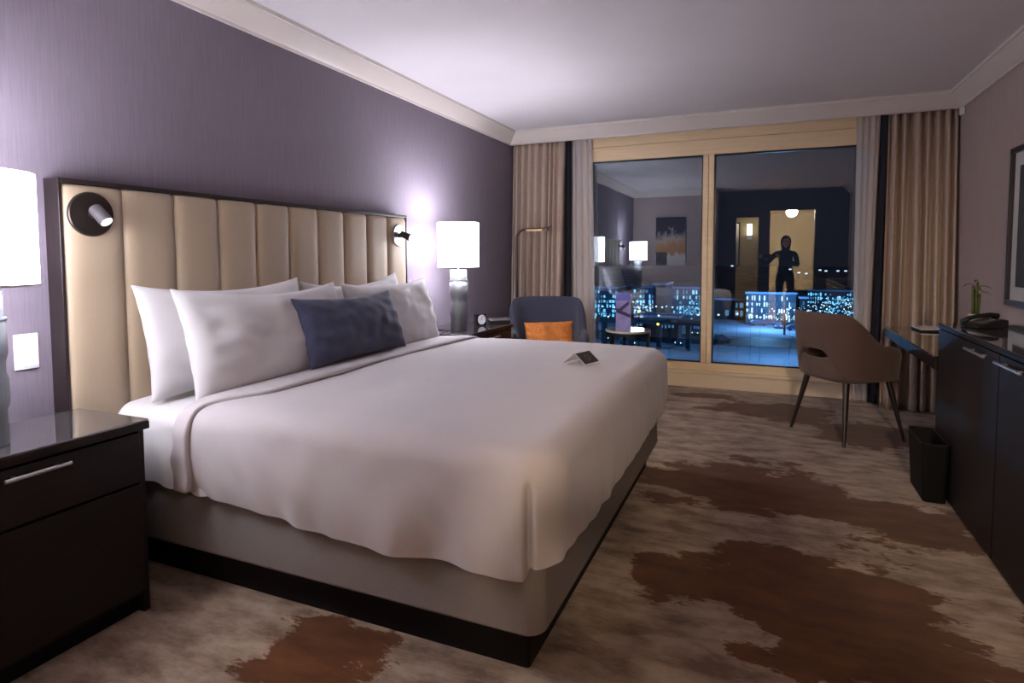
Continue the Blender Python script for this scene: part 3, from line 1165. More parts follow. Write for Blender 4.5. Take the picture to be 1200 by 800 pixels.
def zt_arm(q):
    c = abs(q - 0.5) * 2
    hgt = 0.83
    low = 0.56
    f = min(1, max(0, (c - 0.42) / 0.30))
    f = f * f * (3 - 2 * f)
    return hgt + (low - hgt) * f - 0.015 * (c / 0.42) ** 4 * (1 - f)


b = MB()
rows = shell(0.34, 0.33, PI - 2.25, PI + 2.25, zt_arm, lambda q: 0.27, 0.10, n=48, lean=0.06, p=3.2)
vs = b.grid(rows, closed=True)
b.bm.faces.new(vs[0])
b.bm.faces.new(vs[-1])
b.build('back_shell', 'navy_chair', ac, smooth=True, subsurf=1)
b = MB()
vs = b.grid([[(x, y, z) for x, y in rrect(-0.235 + d, 0.36 - d, -0.235 + d, 0.235 - d, 0.06, 6, 0.06)] for z, d in ((0.30, 0.02), (0.31, 0.004), (0.35, 0), (0.42, 0), (0.445, 0.012), (0.455, 0.05))], closed=True)
b.bm.faces.new(vs[0])
b.bm.faces.new(vs[-1])
b.build('seat', 'navy_chair', ac, smooth=True)
b = MB()
b.prism(rrect(-0.22, 0.34, -0.22, 0.22, 0.05, 6, 0.05), 0.24, 0.30)
b.build('seat_rail', 'dark_wood', ac)
for sx, sy in ((0.29, 0.2), (0.29, -0.2), (-0.2, 0.19), (-0.2, -0.19)):
    MB().tube([(sx * 1.08, sy * 1.08, 0), (sx, sy, 0.25)], [0.011, 0.018], 12).build('leg', 'dark_wood', ac)
oc = pillow('cushion', 'orange lumbar cushion on the navy armchair', 'cushion', 0.42, 0.26, 0.12, (-1.655, 4.675, 0.538), 0.5, 'orange_fabric', 9, yaw=-PI / 2 + 0.42, roll=0.03)

fl = thing('floor_lamp', 'bronze floor lamp with a horizontal arm behind the navy armchair', 'floor lamp', (-2.135, 5.12, 0))
MB().lathe([(0, 0), (0.12, 0), (0.12, 0.012), (0.115, 0.016), (0, 0.016)], 36).build('base', 'bronze', fl)
pts = [(0, 0, 0.014), (0, 0, 0.6), (0, 0, 1.0), (0, 0, 1.30)]
for k in range(1, 9):
    a = PI / 2 * k / 8
    pts.append((0.09 * (1 - math.cos(a)), 0, 1.355 + 0.09 * math.sin(a)))
pts.append((0.13, 0, 1.445))
MB().tube(pts, [0.012] * 3 + [0.012] + [0.011] * 9, 14).build('pole', 'bronze', fl, smooth=True)
hd = MB().box(0.085, 0.31, -0.016, 0.016, 1.43, 1.458).build('lamp_head', 'bronze', fl, bevel=0.006)
MB().box(0.10, 0.255, -0.0172, 0.013, 1.4285, 1.446).build('diffuser', 'brass_lit', hd, bevel=0.002)
MB().tube([(0.29, 0, 1.445), (0.345, 0, 1.475)], 0.007, 10).build('handle', 'bronze', fl)

st = thing('side_table', 'small round side table with dark legs in front of the window', 'side table', (-1.09, 5.10, 0))
MB().lathe([(0, 0.550), (0.188, 0.550), (0.192, 0.553), (0.192, 0.566), (0.188, 0.570), (0, 0.570)], 48).build('table_top', 'marble', st, smooth=False, bevel=0.001)
MB().lathe([(0.176, 0.525), (0.19, 0.525), (0.19, 0.549), (0.176, 0.549)], 48, closed=True).build('apron_ring', 'black_plastic', st)
for k in range(3):
    a = -0.12 + 2 * PI * k / 3
    M = Matrix.Rotation(a, 4, 'Z')
    MB().box(0.164, 0.189, -0.013, 0.013, 0, 0.549).xf(M).build('leg', 'black_plastic', st, bevel=0.003)
br = thing('brochure', 'tall violet tent brochure standing on the round side table', 'brochure', (-1.115, 5.03, 0.5705), 0.30)
b = slab([(-0.062, 0, 0), (0.062, 0, 0), (0.062, 0.02, 0.315), (-0.062, 0.02, 0.315)], (0, -1, 0.06), 0.0015)
fp = b.build('front_leaf', 'brochure_violet', br)
slab([(-0.062, 0.045, 0), (0.062, 0.045, 0), (0.062, 0.0215, 0.315), (-0.062, 0.0215, 0.315)], (0, 1, 0.06), 0.0015).build('back_leaf', 'brochure_violet', br)


def onb(x, z, l=0.002):
    return Vector((x, 0.02 * z / 0.315 - l, z))


b = MB()
for quad in (((-0.061, 0.25), (0.061, 0.25), (0.061, 0.314), (-0.061, 0.314)),):
    b.bm.faces.new([b.bm.verts.new(onb(*q)) for q in quad])
b.build('printed_band', 'brochure_blue', fp)
b = MB()
for quad in (((-0.061, 0.165), (-0.03, 0.150), (0.045, 0.215), (0.047, 0.248)), ((-0.061, 0.188), (-0.061, 0.150), (0.055, 0.105), (0.058, 0.130)), ((-0.02, 0.165), (0.0, 0.150), (0.058, 0.115), (0.06, 0.13))):
    b.bm.faces.new([b.bm.verts.new(onb(*q, 0.0024)) for q in quad])
b.build('printed_stroke', 'brochure_dark', fp)

# ------------------------------------------------------------------ desk chair
dc = thing('desk_chair', 'brown upholstered tub chair with open back pulled up to the desk', 'chair', (0.505, 4.52, 0), 0.66)
dc.scale = (0.97, 0.97, 1)


def zt_chair(q):
    c = abs(q - 0.5) * 2
    f = min(1, max(0, (c - 0.30) / 0.42))
    f = f * f * (3 - 2 * f)
    return 0.825 + (0.625 - 0.825) * f - 0.05 * max(0, (c - 0.72) / 0.28) ** 2


def zb_chair(q):
    c = abs(q - 0.5) * 2
    f = min(1, max(0, (c - 0.10) / 0.28))
    f = f * f * (3 - 2 * f)
    return 0.59 + (0.41 - 0.60) * f


b = MB()
rows = shell(0.275, 0.275, PI - 2.3, PI + 2.3, zt_chair, zb_chair, 0.05, n=56, lean=0.10, p=2.7)
vs = b.grid(rows, closed=True)
b.bm.faces.new(vs[0])
b.bm.faces.new(vs[-1])
b.build('back_shell', 'chair_fabric', dc, smooth=True, subsurf=1)
b = MB()
rows = shell(0.268, 0.268, PI - 1.05, PI + 1.05, lambda q: 0.525 + 0.10 * (abs(q - 0.5) * 2) ** 2.0, lambda q: 0.41, 0.035, n=30, lean=0.06, p=2.7)
vs = b.grid(rows, closed=True)
b.bm.faces.new(vs[0])
b.bm.faces.new(vs[-1])
b.build('lower_shell', 'chair_fabric', dc, smooth=True)
b = MB()
vs = b.grid([[(x, y, z) for x, y in rrect(-0.235 + d, 0.25 - d, -0.228 + d, 0.228 - d, 0.10, 8, 0.11)] for z, d in ((0.385, 0.035), (0.39, 0.012), (0.41, 0), (0.455, 0), (0.475, 0.012), (0.482, 0.05))], closed=True)
b.bm.faces.new(vs[0])
b.bm.faces.new(vs[-1])
b.build('seat', 'chair_fabric', dc, smooth=True)
for sx, sy in ((-0.17, 0.17), (-0.17, -0.17), (0.17, 0.17), (0.17, -0.17)):
    MB().tube([(sx * 1.42, sy * 1.42, 0), (sx, sy, 0.395)], [0.010, 0.021], 12).build('leg', 'dark_wood', dc)

# ------------------------------------------------------------------ credenza and desk
CX = 0.825
cr = thing('credenza', 'long dark glossy credenza along the right wall with bar handles', 'credenza', (CX, 2.48, 0))
cy0, cy1, cd_ = -1.22, 1.225, XR - 0.017 - CX
MB().box(0.02, cd_, cy0, cy1, 0.07, 0.822).build('body', 'espresso', cr, bevel=0.002)
MB().box(0.05, cd_ - 0.02, cy0 + 0.02, cy1 - 0.02, 0.0, 0.07).build('toe_kick', 'plinth_black', cr)
MB().box(-0.004, cd_, cy0, cy1, 0.824, 0.842).build('top', 'espresso', cr, bevel=0.002)
MB().box(-0.002, cd_ - 0.002, cy0 + 0.002, cy1 - 0.002, 0.842, 0.849).build('glass_top', 'black_glass', cr, bevel=0.0015)
doors = [(0.34, cy1, 0.44, 0.69), (-0.27, 0.336, 0.06, 0.31), (-0.88, -0.274, -0.72, -0.45), (cy0, -0.884, -1.12, -0.98)]
for (a, c, h0, h1) in doors:
    d = MB().box(0.0, 0.019, a + 0.002, c - 0.002, 0.012, 0.818).build('door', 'espresso', cr, bevel=0.002)
    MB().tube([(-0.024, h0, 0.792), (-0.024, h1, 0.792)], 0.0065, 12).build('handle', 'chrome', d, smooth=False, bevel=0.001)
    for yy in (h0 + 0.05, h1 - 0.05):
        MB().tube([(0.001, yy, 0.792), (-0.024, yy, 0.792)], 0.0045, 8).build('handle_post', 'chrome', d)

dk = thing('desk', 'dark desk with smoked glass top between the credenza and the curtain', 'desk', (CX - 0.01, 3.72, 0))
DL = 1.44
DD = XR - 0.017 - CX + 0.01
MB().box(0.0, DD, 0.0, DL, 0.60, 0.662).build('apron', 'espresso', dk, bevel=0.002)
MB().box(-0.004, DD, 0.0, DL + 0.02, 0.662, 0.672).build('glass_top', 'smoked_glass', dk, bevel=0.0015)
MB().box(DD - 0.05, DD, DL - 0.06, DL - 0.02, 0.0, 0.60).build('leg', 'espresso', dk, bevel=0.002)
MB().box(DD - 0.05, DD, 0.02, 0.06, 0.0, 0.60).build('leg', 'espresso', dk, bevel=0.002)

tr = thing('folder', 'black folder with a white edge lying on the desk', 'folder', (1.06, 4.98, 0.6725), 0.05)
MB().box(-0.09, 0.09, -0.11, 0.11, 0, 0.012).build('cover', 'black_plastic', tr, bevel=0.002)
MB().box(-0.086, 0.086, -0.107, 0.107, 0.012, 0.019).build('pages', 'paper_white', tr)

ph = thing('telephone', 'black desk telephone on the far end of the credenza', 'telephone', (0.965, 3.53, 0.8495), 0.35)
ph.scale = (0.82, 0.82, 0.82)
b = MB()
for (x0, x1, z0a, z1a, y0, y1) in ((-0.09, 0.09, 0.014, 0.045, -0.07, 0.07),):
    b.prism([(-0.085, 0.002), (0.09, 0.002), (0.09, 0.05), (0.06, 0.055), (-0.085, 0.016)], -0.07, 0.07)
    b.xf(Matrix.Rotation(PI / 2, 4, 'X'))
b.build('base', 'black_plastic', ph, bevel=0.003)
b = MB()
b.tube([(-0.10, 0.03, 0.030), (-0.06, 0.035, 0.052), (0.0, 0.038, 0.066), (0.06, 0.035, 0.072), (0.10, 0.03, 0.062)], [0.017, 0.014, 0.012, 0.014, 0.019], 12)
b.build('handset', 'black_plastic', ph, smooth=True)
b = MB()
for i in range(4):
    for j in range(3):
        x, y = -0.045 + i * 0.024, -0.05 + j * 0.02
        z = 0.016 + (x + 0.085) * 0.27
        b.box(x, x + 0.013, y, y + 0.011, z + 0.001, z + 0.006)
b.build('keypad', 'steel_dark', ph)

bp = thing('bamboo_plant', 'small lucky bamboo in a white pot behind the telephone', 'plant', (0.965, 3.66, 0.8495))
MB().lathe([(0, 0), (0.026, 0), (0.032, 0.05), (0.034, 0.055), (0.029, 0.055), (0.027, 0.045), (0, 0.045)], 28).build('pot', 'ceramic', bp)
rnd = random.Random(4)
for k in range(4):
    a = 2 * PI * k / 4
    x, y = 0.011 * math.cos(a), 0.011 * math.sin(a)
    hgt = 0.155 + 0.02 * k
    pts = [(x, y, 0.04), (x * 1.1, y * 1.1, 0.09), (x * 1.2, y, 0.13), (x * 1.3, y * 1.2, hgt)]
    sk = MB().tube(pts, [0.0065, 0.006, 0.0065, 0.0055], 8).build('stalk', 'bamboo_green', bp, smooth=True)
    for q in range(2):
        aa = a + rnd.uniform(-0.8, 0.8) + q * 2.4
        z0 = hgt - 0.03 * q + 0.005
        L_ = rnd.uniform(0.045, 0.075)
        d = Vector((math.cos(aa), math.sin(aa), 0))
        sd = Vector((-d.y, d.x, 0)) * 0.005
        bb = MB()
        prs = []
        for w, tq in ((0.2, 0), (1, 0.3), (0.8, 0.65), (0.05, 1)):
            c = Vector((x * 1.3, y * 1.2, z0)) + d * L_ * tq + Vector((0, 0, 0.035 * tq - 0.045 * tq * tq))
            prs.append([c - sd * w, c + Vector((0, 0, -0.0015)) * w, c + sd * w])
        bb.grid(prs)
        bb.build('leaf', 'leaf_brown', sk, solid=0.0006)

wbk = thing('waste_bin', 'slim black waste bin on the carpet against the credenza', 'waste bin', (0.762, 3.56, 0))
b = MB()
rows = []
for z, d in ((0.0, 0.014), (0.29, 0.0), (0.29, 0.005), (0.012, 0.019)):
    rows.append([(x, y, z) for x, y in rrect(-0.055 + d, 0.058 - d * 0.2, -0.17 + d, 0.16 - d, 0.02, 4, 0.02)])
vs = b.grid(rows, closed=True)
b.bm.faces.new(vs[0])
b.bm.faces.new(vs[-1])
b.build('bin_body', 'plinth_black', wbk)
MB().prism(rrect(-0.058, 0.059, -0.173, 0.163, 0.02, 4, 0.02), 0.283, 0.286)
b = MB()
rows = []
for z, d in ((0.286, -0.002), (0.292, -0.002), (0.292, 0.005), (0.286, 0.005)):
    rows.append([(x, y, z) for x, y in rrect(-0.055 + d, 0.058 - d, -0.17 + d, 0.16 - d, 0.02, 4, 0.02)])
vs = b.grid(rows + [rows[0]], closed=True)
b.build('rim', 'black_plastic', wbk)


# ------------------------------------------------------------------ framed picture, painting, ceiling sensor
pf = thing('framed_picture', 'dark framed picture with pale mat on the right wall', 'picture', (XR, 3.86, 1.36))
ph_, pw_ = 0.455, 0.54
for (y0, y1, z0, z1) in ((-pw_, pw_, ph_ - 0.032, ph_), (-pw_, pw_, -ph_, -ph_ + 0.032), (-pw_, -pw_ + 0.032, -ph_ + 0.032, ph_ - 0.032), (pw_ - 0.032, pw_, -ph_ + 0.032, ph_ - 0.032)):
    MB().box(-0.030, -0.001, y0, y1, z0, z1).build('frame_bar', 'espresso_frame', pf, bevel=0.002)
MB().box(-0.012, -0.002, -pw_ + 0.03, pw_ - 0.03, -ph_ + 0.03, ph_ - 0.03).build('mat_board', 'mat_board', pf)
MB().box(-0.0135, -0.0122, -pw_ + 0.11, pw_ - 0.11, -ph_ + 0.11, ph_ - 0.11).build('print', 'picture_dark', pf)

pa = thing('painting', 'abstract canvas painting on the wall facing the window seen reflected in the glass', 'painting', (-1.67, YB, 1.467))
MB().box(-0.27, 0.27, 0.002, 0.035, -0.45, 0.45).build('canvas', 'abstract_canvas', pa, bevel=0.003)

MB().box(-0.262, -0.06, 0.0352, 0.0365, -0.44, -0.20).build('painted_block', 'picture_dark', pa)
sn = thing('motion_sensor', 'small white motion sensor in the top right corner under the crown', 'sensor', (XR - 0.002, 5.46, 2.262))
MB().box(-0.032, 0, -0.02, 0.02, -0.03, 0.03).build('housing', 'white_plastic', sn, bevel=0.006)
MB().sphere((-0.03, 0, -0.008), 0.013, 12, 8, (0.6, 1, 1)).build('lens', 'ceramic', sn, smooth=True)

# ------------------------------------------------------------------ corridor and bathroom lights
cl = thing('ceiling_light', 'round ceiling light glowing in the entry corridor', 'ceiling light', (0.44, -2.1, 2.2))
MB().lathe([(0, 0), (0.11, 0), (0.11, -0.012), (0.095, -0.012), (0.095, -0.006), (0, -0.006)], 32).build('trim', 'ceramic', cl)
MB().lathe([(0, -0.0065), (0.094, -0.0065), (0.085, -0.013), (0, -0.016)], 32).build('diffuser', 'downlight', cl)
point_light('corridor_bulb', (0, 0, -0.12), CORRIDOR_W, WARM, 0.10, cl)
bl = thing('wall_lamp', 'tall warm wall lamp glowing in the bathroom beside the mirror', 'wall lamp', (-0.38, -3.2, 1.76))
MB().box(-0.05, 0.05, 0.001, 0.02, -0.20, 0.16).build('backplate', 'chrome', bl, bevel=0.003)
MB().lathe([(0, -0.1), (0.055, -0.1), (0.055, 0.14), (0, 0.14)], 24, (0, 0.085, 0)).build('lamp_shade', 'bath_shade', bl)
MB().tube([(0, 0.02, -0.13), (0, 0.085, -0.13), (0, 0.085, -0.1)], 0.008, 8).build('arm', 'chrome', bl)
point_light('bathroom_bulb', (-0.5, 1.2, 0.30), BATH_W, WARM, 0.08, bl)
mi = thing('mirror_frame', 'narrow framed mirror on the bathroom wall next to the wall lamp', 'mirror', (-0.78, -3.2, 1.45))
MB().box(-0.20, 0.20, 0.001, 0.02, -0.5, 0.5).build('frame', 'dark_wood', mi, bevel=0.003)
MB().box(-0.17, 0.17, 0.0205, 0.022, -0.47, 0.47).build('mirror_glass', 'chrome', mi)


# ------------------------------------------------------------------ photographer (seen reflected in the window)
def skin_body(name, verts, edges, radii, root, material, parent, sub=2):
    me = bpy.data.meshes.new(name)
    me.from_pydata(verts, edges, [])
    o = bpy.data.objects.new(name, me)
    COL.objects.link(o)
    md = o.modifiers.new('skin', 'SKIN')
    md.use_smooth_shade = True
    sl = me.skin_vertices[0] if me.skin_vertices else None
    if sl is None:
        bm = bmesh.new()
        bm.from_mesh(me)
        bm.verts.layers.skin.verify()
        bm.to_mesh(me)
        bm.free()
        sl = me.skin_vertices[0]
    for i, r in enumerate(radii):
        rr_ = r if isinstance(r, tuple) else (r, r)
        sl.data[i].radius = rr_
        sl.data[i].use_root = (i == root)
    sb = o.modifiers.new('sub', 'SUBSURF')
    sb.levels = sub
    sb.render_levels = sub
    me.materials.append(MATS[material])
    o.parent = parent
    return o


pr = thing('person', 'person in dark clothes with long dark hair holding up a phone in the entry', 'person', (0.30, -0.47, 0))
K = 0.905


def kz(p):
    return (p[0] * K, p[1] * K, p[2] * K)


bv = [(0, 0, 0.93), (0, 0.01, 1.08), (0, 0.03, 1.22), (0, 0.05, 1.33), (0, 0.06, 1.42), (0, 0.075, 1.475),      # pelvis..neck 0-5
      (0.10, 0.0, 0.88), (0.105, 0.02, 0.50), (0.11, -0.02, 0.10), (0.115, 0.12, 0.04),                           # right leg 6-9
      (-0.10, 0.0, 0.88), (-0.105, 0.02, 0.50), (-0.11, -0.02, 0.10), (-0.12, 0.12, 0.04),                        # left leg 10-13
      (0.17, 0.05, 1.37), (0.22, 0.10, 1.12), (0.02, 0.31, 1.24), (-0.115, 0.36, 1.285),                          # right arm 14-17
      (-0.17, 0.05, 1.37), (-0.34, 0.10, 1.16), (-0.46, 0.31, 1.255), (-0.475, 0.36, 1.285)]                      # left arm 18-21
be = [(0, 1), (1, 2), (2, 3), (3, 4), (4, 5), (0, 6), (6, 7), (7, 8), (8, 9), (0, 10), (10, 11), (11, 12), (12, 13), (3, 14), (14, 15), (15, 16), (16, 17), (3, 18), (18, 19), (19, 20), (20, 21)]
brd = [(0.15, 0.11), (0.13, 0.095), (0.14, 0.10), (0.13, 0.095), (0.055, 0.055), (0.05, 0.05), 0.088, 0.062, 0.044, 0.042, 0.088, 0.062, 0.044, 0.042, 0.062, 0.045, 0.034, 0.026, 0.062, 0.045, 0.034, 0.026]
brd = [tuple(v * K for v in r) if isinstance(r, tuple) else r * K for r in brd]
skin_body('body', [kz(p) for p in bv], be, brd, 0, 'cloth_black', pr)
hb_ = MB()
hc = Vector((0, 0.09, 1.585)) * K
hb_.sphere(hc, 0.1 * K, 20, 16, (0.78, 0.92, 1.16))
for v in hb_.bm.verts:
    dv = v.co - hc
    if dv.z < -0.03 and dv.y > 0:
        v.co.x = hc.x + dv.x * 0.86
    if abs(dv.x) < 0.015 and dv.y > 0.06 and -0.035 < dv.z < 0.012:
        v.co.y += 0.012
    if abs(abs(dv.x) - 0.03) < 0.014 and dv.y > 0.05 and abs(dv.z - 0.015) < 0.015:
        v.co.y -= 0.006
hd_ = hb_.build('head', 'skin', pr, smooth=True, subsurf=1)
for sx in (-1, 1):
    MB().sphere(hc + Vector((sx * 0.029, 0.079, 0.012)), 0.0085, 8, 6).build('eye', 'hair', hd_, smooth=True)
b = MB()
b.sphere(hc + Vector((0, 0.074, -0.048)), 0.02, 10, 6, (1.0, 0.4, 0.3))
b.build('mouth', 'orange_fabric', hd_, smooth=True)
for sx in (-1, 1):
    MB().sphere(hc + Vector((sx * 0.074, 0.0, -0.005)), 0.024, 8, 6, (0.3, 0.7, 1)).build('ear', 'skin', hd_, smooth=True)
b = MB()
b.sphere(hc + Vector((0, -0.014, 0.016)), 0.108 * K, 20, 14, (0.90, 0.96, 1.14))
for v in b.bm.verts:
    dv = v.co - hc
    if dv.z < -0.02:
        v.co.z -= 0.16 * min(1, (-dv.z - 0.02) / 0.08)
        v.co.y = min(v.co.y, hc.y - 0.005)
    if dv.y > 0.04 and dv.z < 0.06:
        v.co.y = hc.y + 0.03
b.build('hair', 'hair', pr, smooth=True)


def hand(side, wrist):
    w = Vector(wrist)
    vv = [w, w + Vector((-0.01 * side, 0.03, 0.015)), w + Vector((-0.018 * side, 0.06, 0.02))]
    ed = [(0, 1), (1, 2)]
    rd = [0.022, (0.020, 0.032), (0.017, 0.034)]
    for k in range(4):
        base = len(vv)
        z = 0.030 - 0.018 * k
        ln = (0.9, 1.0, 0.95, 0.75)[k]
        p0 = w + Vector((-0.022 * side, 0.068, 0.02 + z))
        p1 = p0 + Vector((-0.010 * side, 0.028 * ln, 0))
        p2 = p1 + Vector((-0.026 * side, 0.006, 0)) * ln
        vv += [p0, p1, p2]
        ed += [(2, base), (base, base + 1), (base + 1, base + 2)]
        rd += [0.0095, 0.0085, 0.0075]
    base = len(vv)
    p0 = w + Vector((-0.028 * side, 0.022, 0.035))
    p1 = p0 + Vector((-0.024 * side, 0.006, 0.014))
    p2 = p1 + Vector((-0.020 * side, 0.010, 0.004))
    vv += [p0, p1, p2]
    ed += [(1, base), (base, base + 1), (base + 1, base + 2)]
    rd += [0.011, 0.0095, 0.008]
    return skin_body('hand', [tuple(v) for v in vv], ed, rd, 0, 'skin', pr)


wr = Vector(kz(bv[17]))
wl = Vector(kz(bv[21]))
hand(1, wr)
hand(-1, wl)
pn = thing('phone', 'dark phone held up sideways by the person in the entry', 'phone', (-0.003, -0.075, 1.185))
MB().box(-0.078, 0.078, -0.006, 0.003, -0.037, 0.037).build('body', 'black_plastic', pn, bevel=0.003)
b = MB()
for q in range(3):
    b.lathe([(0, 0), (0.006, 0), (0.006, 0.002), (0, 0.002)], 16, (0, 0, 0))
b.xf(Matrix.Translation((0.055, 0.003, 0.015)) @ Matrix.Rotation(-PI / 2, 4, 'X'))
b.build('camera_lens', 'black_glass', pn)

# ------------------------------------------------------------------ city at night outside
GZ = -17.0
mat('snow_ground', srgb(150, 160, 178), 0.9, noise_amt=0.35, noise_scale=0.06, stretch=(1, 1, 1))
mat('road_dark', srgb(44, 48, 58), 0.7)
mat('city_wall', srgb(70, 84, 104), 0.8)
mat('city_dark', srgb(28, 32, 42), 0.8)
mat('bark', srgb(40, 40, 46), 0.9)
mat('car_blue', srgb(70, 90, 120), 0.3, coat=0.5)
mat('snow_roof', srgb(150, 170, 200), 0.9, noise_amt=0.12, noise_scale=0.3)
emis('lit_cyan', (0.12, 0.46, 0.80, 1), 0.75)
emis('lit_cyan_dim', (0.08, 0.26, 0.48, 1), 0.28)
emis('lit_white', (0.50, 0.80, 1.0, 1), 0.8)
emis('signal_yellow', (0.95, 0.85, 0.12, 1), 1.2)
g = MB()
g.box(-700, 700, 14, 1100, GZ - 1, GZ)
o = g.build('ground_outside', 'snow_ground')
struct(o, 'snowy blue lit ground outside far below the window')
g = MB()
g.box(-500, 420, 128, 143, GZ, GZ + 0.06)
struct(g.build('road_outside', 'road_dark'), 'dark road crossing the lit ground outside')

BLUE = (0.16, 0.46, 0.90)
for (x, y, z, wts) in ((-28, 105, 8, 1900), (-52, 140, 8, 2600), (2, 112, 10, 2600), (30, 125, 9, 2000), (-80, 160, 8, 5000), (0, 158, 8, 5000), (45, 165, 8, 5500)):
    point_light('ground_fill_light', (x, y, GZ + z), wts, BLUE, 1.0)  # bare blue fill added to brighten the snowy ground, no fixture behind it


def city_building(label, u0, u1, v0, v1, y, depth, cols, rowsn, wall, lit, seed, fill=0.8):
    a, c = at_y(u0, v1, y), at_y(u1, v0, y)
    x0, x1, z1 = a.x, c.x, c.z
    o = thing('city_building', label, 'building', ((x0 + x1) / 2, y, GZ), group='buildings outside the window')
    h = (x1 - x0) / 2
    H = z1 - GZ
    MB().box(-h, h, 0, depth, 0, H).build('wall', wall, o)
    MB().box(-h - 0.3, h + 0.3, -0.3, depth + 0.3, H, H + 0.5).build('roof', 'snow_roof', o)
    rnd = random.Random(seed)
    zb = max(0.8, a.z - GZ)
    cw_, rh = 2 * h / cols, (H - zb - 0.3) / rowsn
    bm = MB().box(-cw_ * 0.38, cw_ * 0.38, -0.08, 0.0, -rh * 0.38, rh * 0.38)
    proto = None
    for r in range(rowsn):
        for k in range(cols):
            if rnd.random() > fill:
                continue
            m_ = lit if rnd.random() < 0.55 else 'lit_cyan_dim'
            loc = (-h + cw_ * (k + 0.5), -0.01, zb + rh * (r + 0.5))
            if proto is None:
                proto = {}
                for mm in (lit, 'lit_cyan_dim'):
                    me = bpy.data.meshes.new('window_pane')
                    bmesh.ops.recalc_face_normals(bm.bm, faces=bm.bm.faces)
                    bm.bm.to_mesh(me)
                    me.materials.append(MATS[mm])
                    proto[mm] = me
            w_ = bpy.data.objects.new('window_pane', proto[m_])
            COL.objects.link(w_)
            w_.location = loc
            w_.scale = (rnd.uniform(0.45, 1.1), 1, rnd.uniform(0.5, 1.1))
            w_.parent = o
    bm.bm.free()
    return o


city_building('blue lit block with tall bright windows in the right pane', 874, 933, 345, 374, 170, 20, 20, 4, 'city_wall', 'lit_white', 1, 0.65)
city_building('low dark block left of the bright block in the right pane', 838, 872, 352, 372, 180, 20, 6, 2, 'city_dark', 'lit_cyan_dim', 2, 0.4)
city_building('glazed hall glowing blue behind the side table', 742, 822, 338, 368, 175, 20, 22, 5, 'city_wall', 'lit_cyan', 3, 0.7)
city_building('glazed block glowing blue at the left edge of the window', 693, 724, 338, 372, 165, 20, 9, 6, 'city_wall', 'lit_cyan', 4, 0.75)
city_building('narrow dark tower between the two glazed halls', 765, 780, 334, 362, 158, 12, 3, 2, 'city_dark', 'lit_cyan_dim', 5, 0.3)
city_building('dark block behind the desk chair in the right pane', 937, 946, 350, 374, 168, 14, 3, 3, 'city_dark', 'lit_cyan_dim', 6, 0.3)
city_building('long blue lit terrace at the right edge of the view', 946, 1004, 342, 356, 200, 20, 20, 3, 'city_wall', 'lit_cyan', 7, 0.7)
city_building('long low roof block under the left pane lights', 745, 795, 373, 384, 127, 6, 12, 1, 'city_dark', 'lit_cyan_dim', 8, 0.4)


# string lights in bare trees
def light_tree(label, u, v, y, spread, n, seed):
    p = at_y(u, v, y)
    o = thing('bare_tree', label, 'tree', (p.x, y, GZ), group='lit trees outside')
    rnd = random.Random(seed)
    H = p.z - GZ
    b = MB()
    b.tube([(0, 0, 0), (0, 0, H * 0.5), (0.1, 0, H)], [0.25, 0.16, 0.04], 6)
    tips = []
    for k in range(14):
        a = rnd.uniform(0, 2 * PI)
        z0 = H * rnd.uniform(0.3, 0.7)
        t_ = Vector((math.cos(a) * spread * rnd.uniform(0.5, 1), math.sin(a) * spread * rnd.uniform(0.5, 1), H * rnd.uniform(0.55, 1.0)))
        b.tube([(0, 0, z0), (t_ * 0.5 + Vector((0, 0, z0 * 0.5))), t_], [0.1, 0.06, 0.02], 5)
        tips.append((z0, t_))
    b.build('branches', 'bark', o)
    b = MB()
    for k in range(n):
        z0, t_ = rnd.choice(tips)
        f = rnd.uniform(0.25, 1.05)
        c = Vector((0, 0, z0)) * (1 - f) + t_ * f + Vector((rnd.gauss(0, 0.3), rnd.gauss(0, 0.3), rnd.gauss(0, 0.4)))
        r = rnd.choice((0.07, 0.09, 0.12, 0.2))
        bmesh.ops.create_icosphere(b.bm, subdivisions=1, radius=r, matrix=Matrix.Translation(c))
    s_ = b.build('string_lights', 'lit_white' if seed % 2 else 'lit_cyan', o)
    s_['kind'] = 'stuff'
    return o


for k, (lab, u, v, y) in enumerate((
        ('tree full of blue lights right above the desk chair back', 956, 346, 150),
        ('tree full of blue lights between chair back and sheer curtain', 978, 347, 138),
        ('tree full of blue lights at the right end of the right pane', 996, 346, 160),
        ('tree with blue lights at the left end of the left pane', 700, 350, 130),
        ('tree with blue lights right of the violet brochure', 752, 347, 152),
        ('tree with blue lights near the window mullion in the left pane', 812, 346, 148),
        ('tree with blue lights in front of the bright block', 920, 357, 150))):
    light_tree(lab, u, v, y, 4.0, 70, k + 1)


# street lamps
def street_lamp(label, u, v, y, lit='lit_white', r=0.22):
    p = at_y(u, v, y)
    o = thing('street_lamp', label, 'street lamp', (p.x, y, GZ), group='street lamps outside')
    H = p.z - GZ
    MB().tube([(0, 0, 0), (0, 0, H)], [0.02, 0.015], 6).build('post', 'bark', o)
    MB().sphere((0, 0, H + r), r, 8, 6, (1, 1, 0.8)).build('lamp_head', lit, o, smooth=True)
    return o


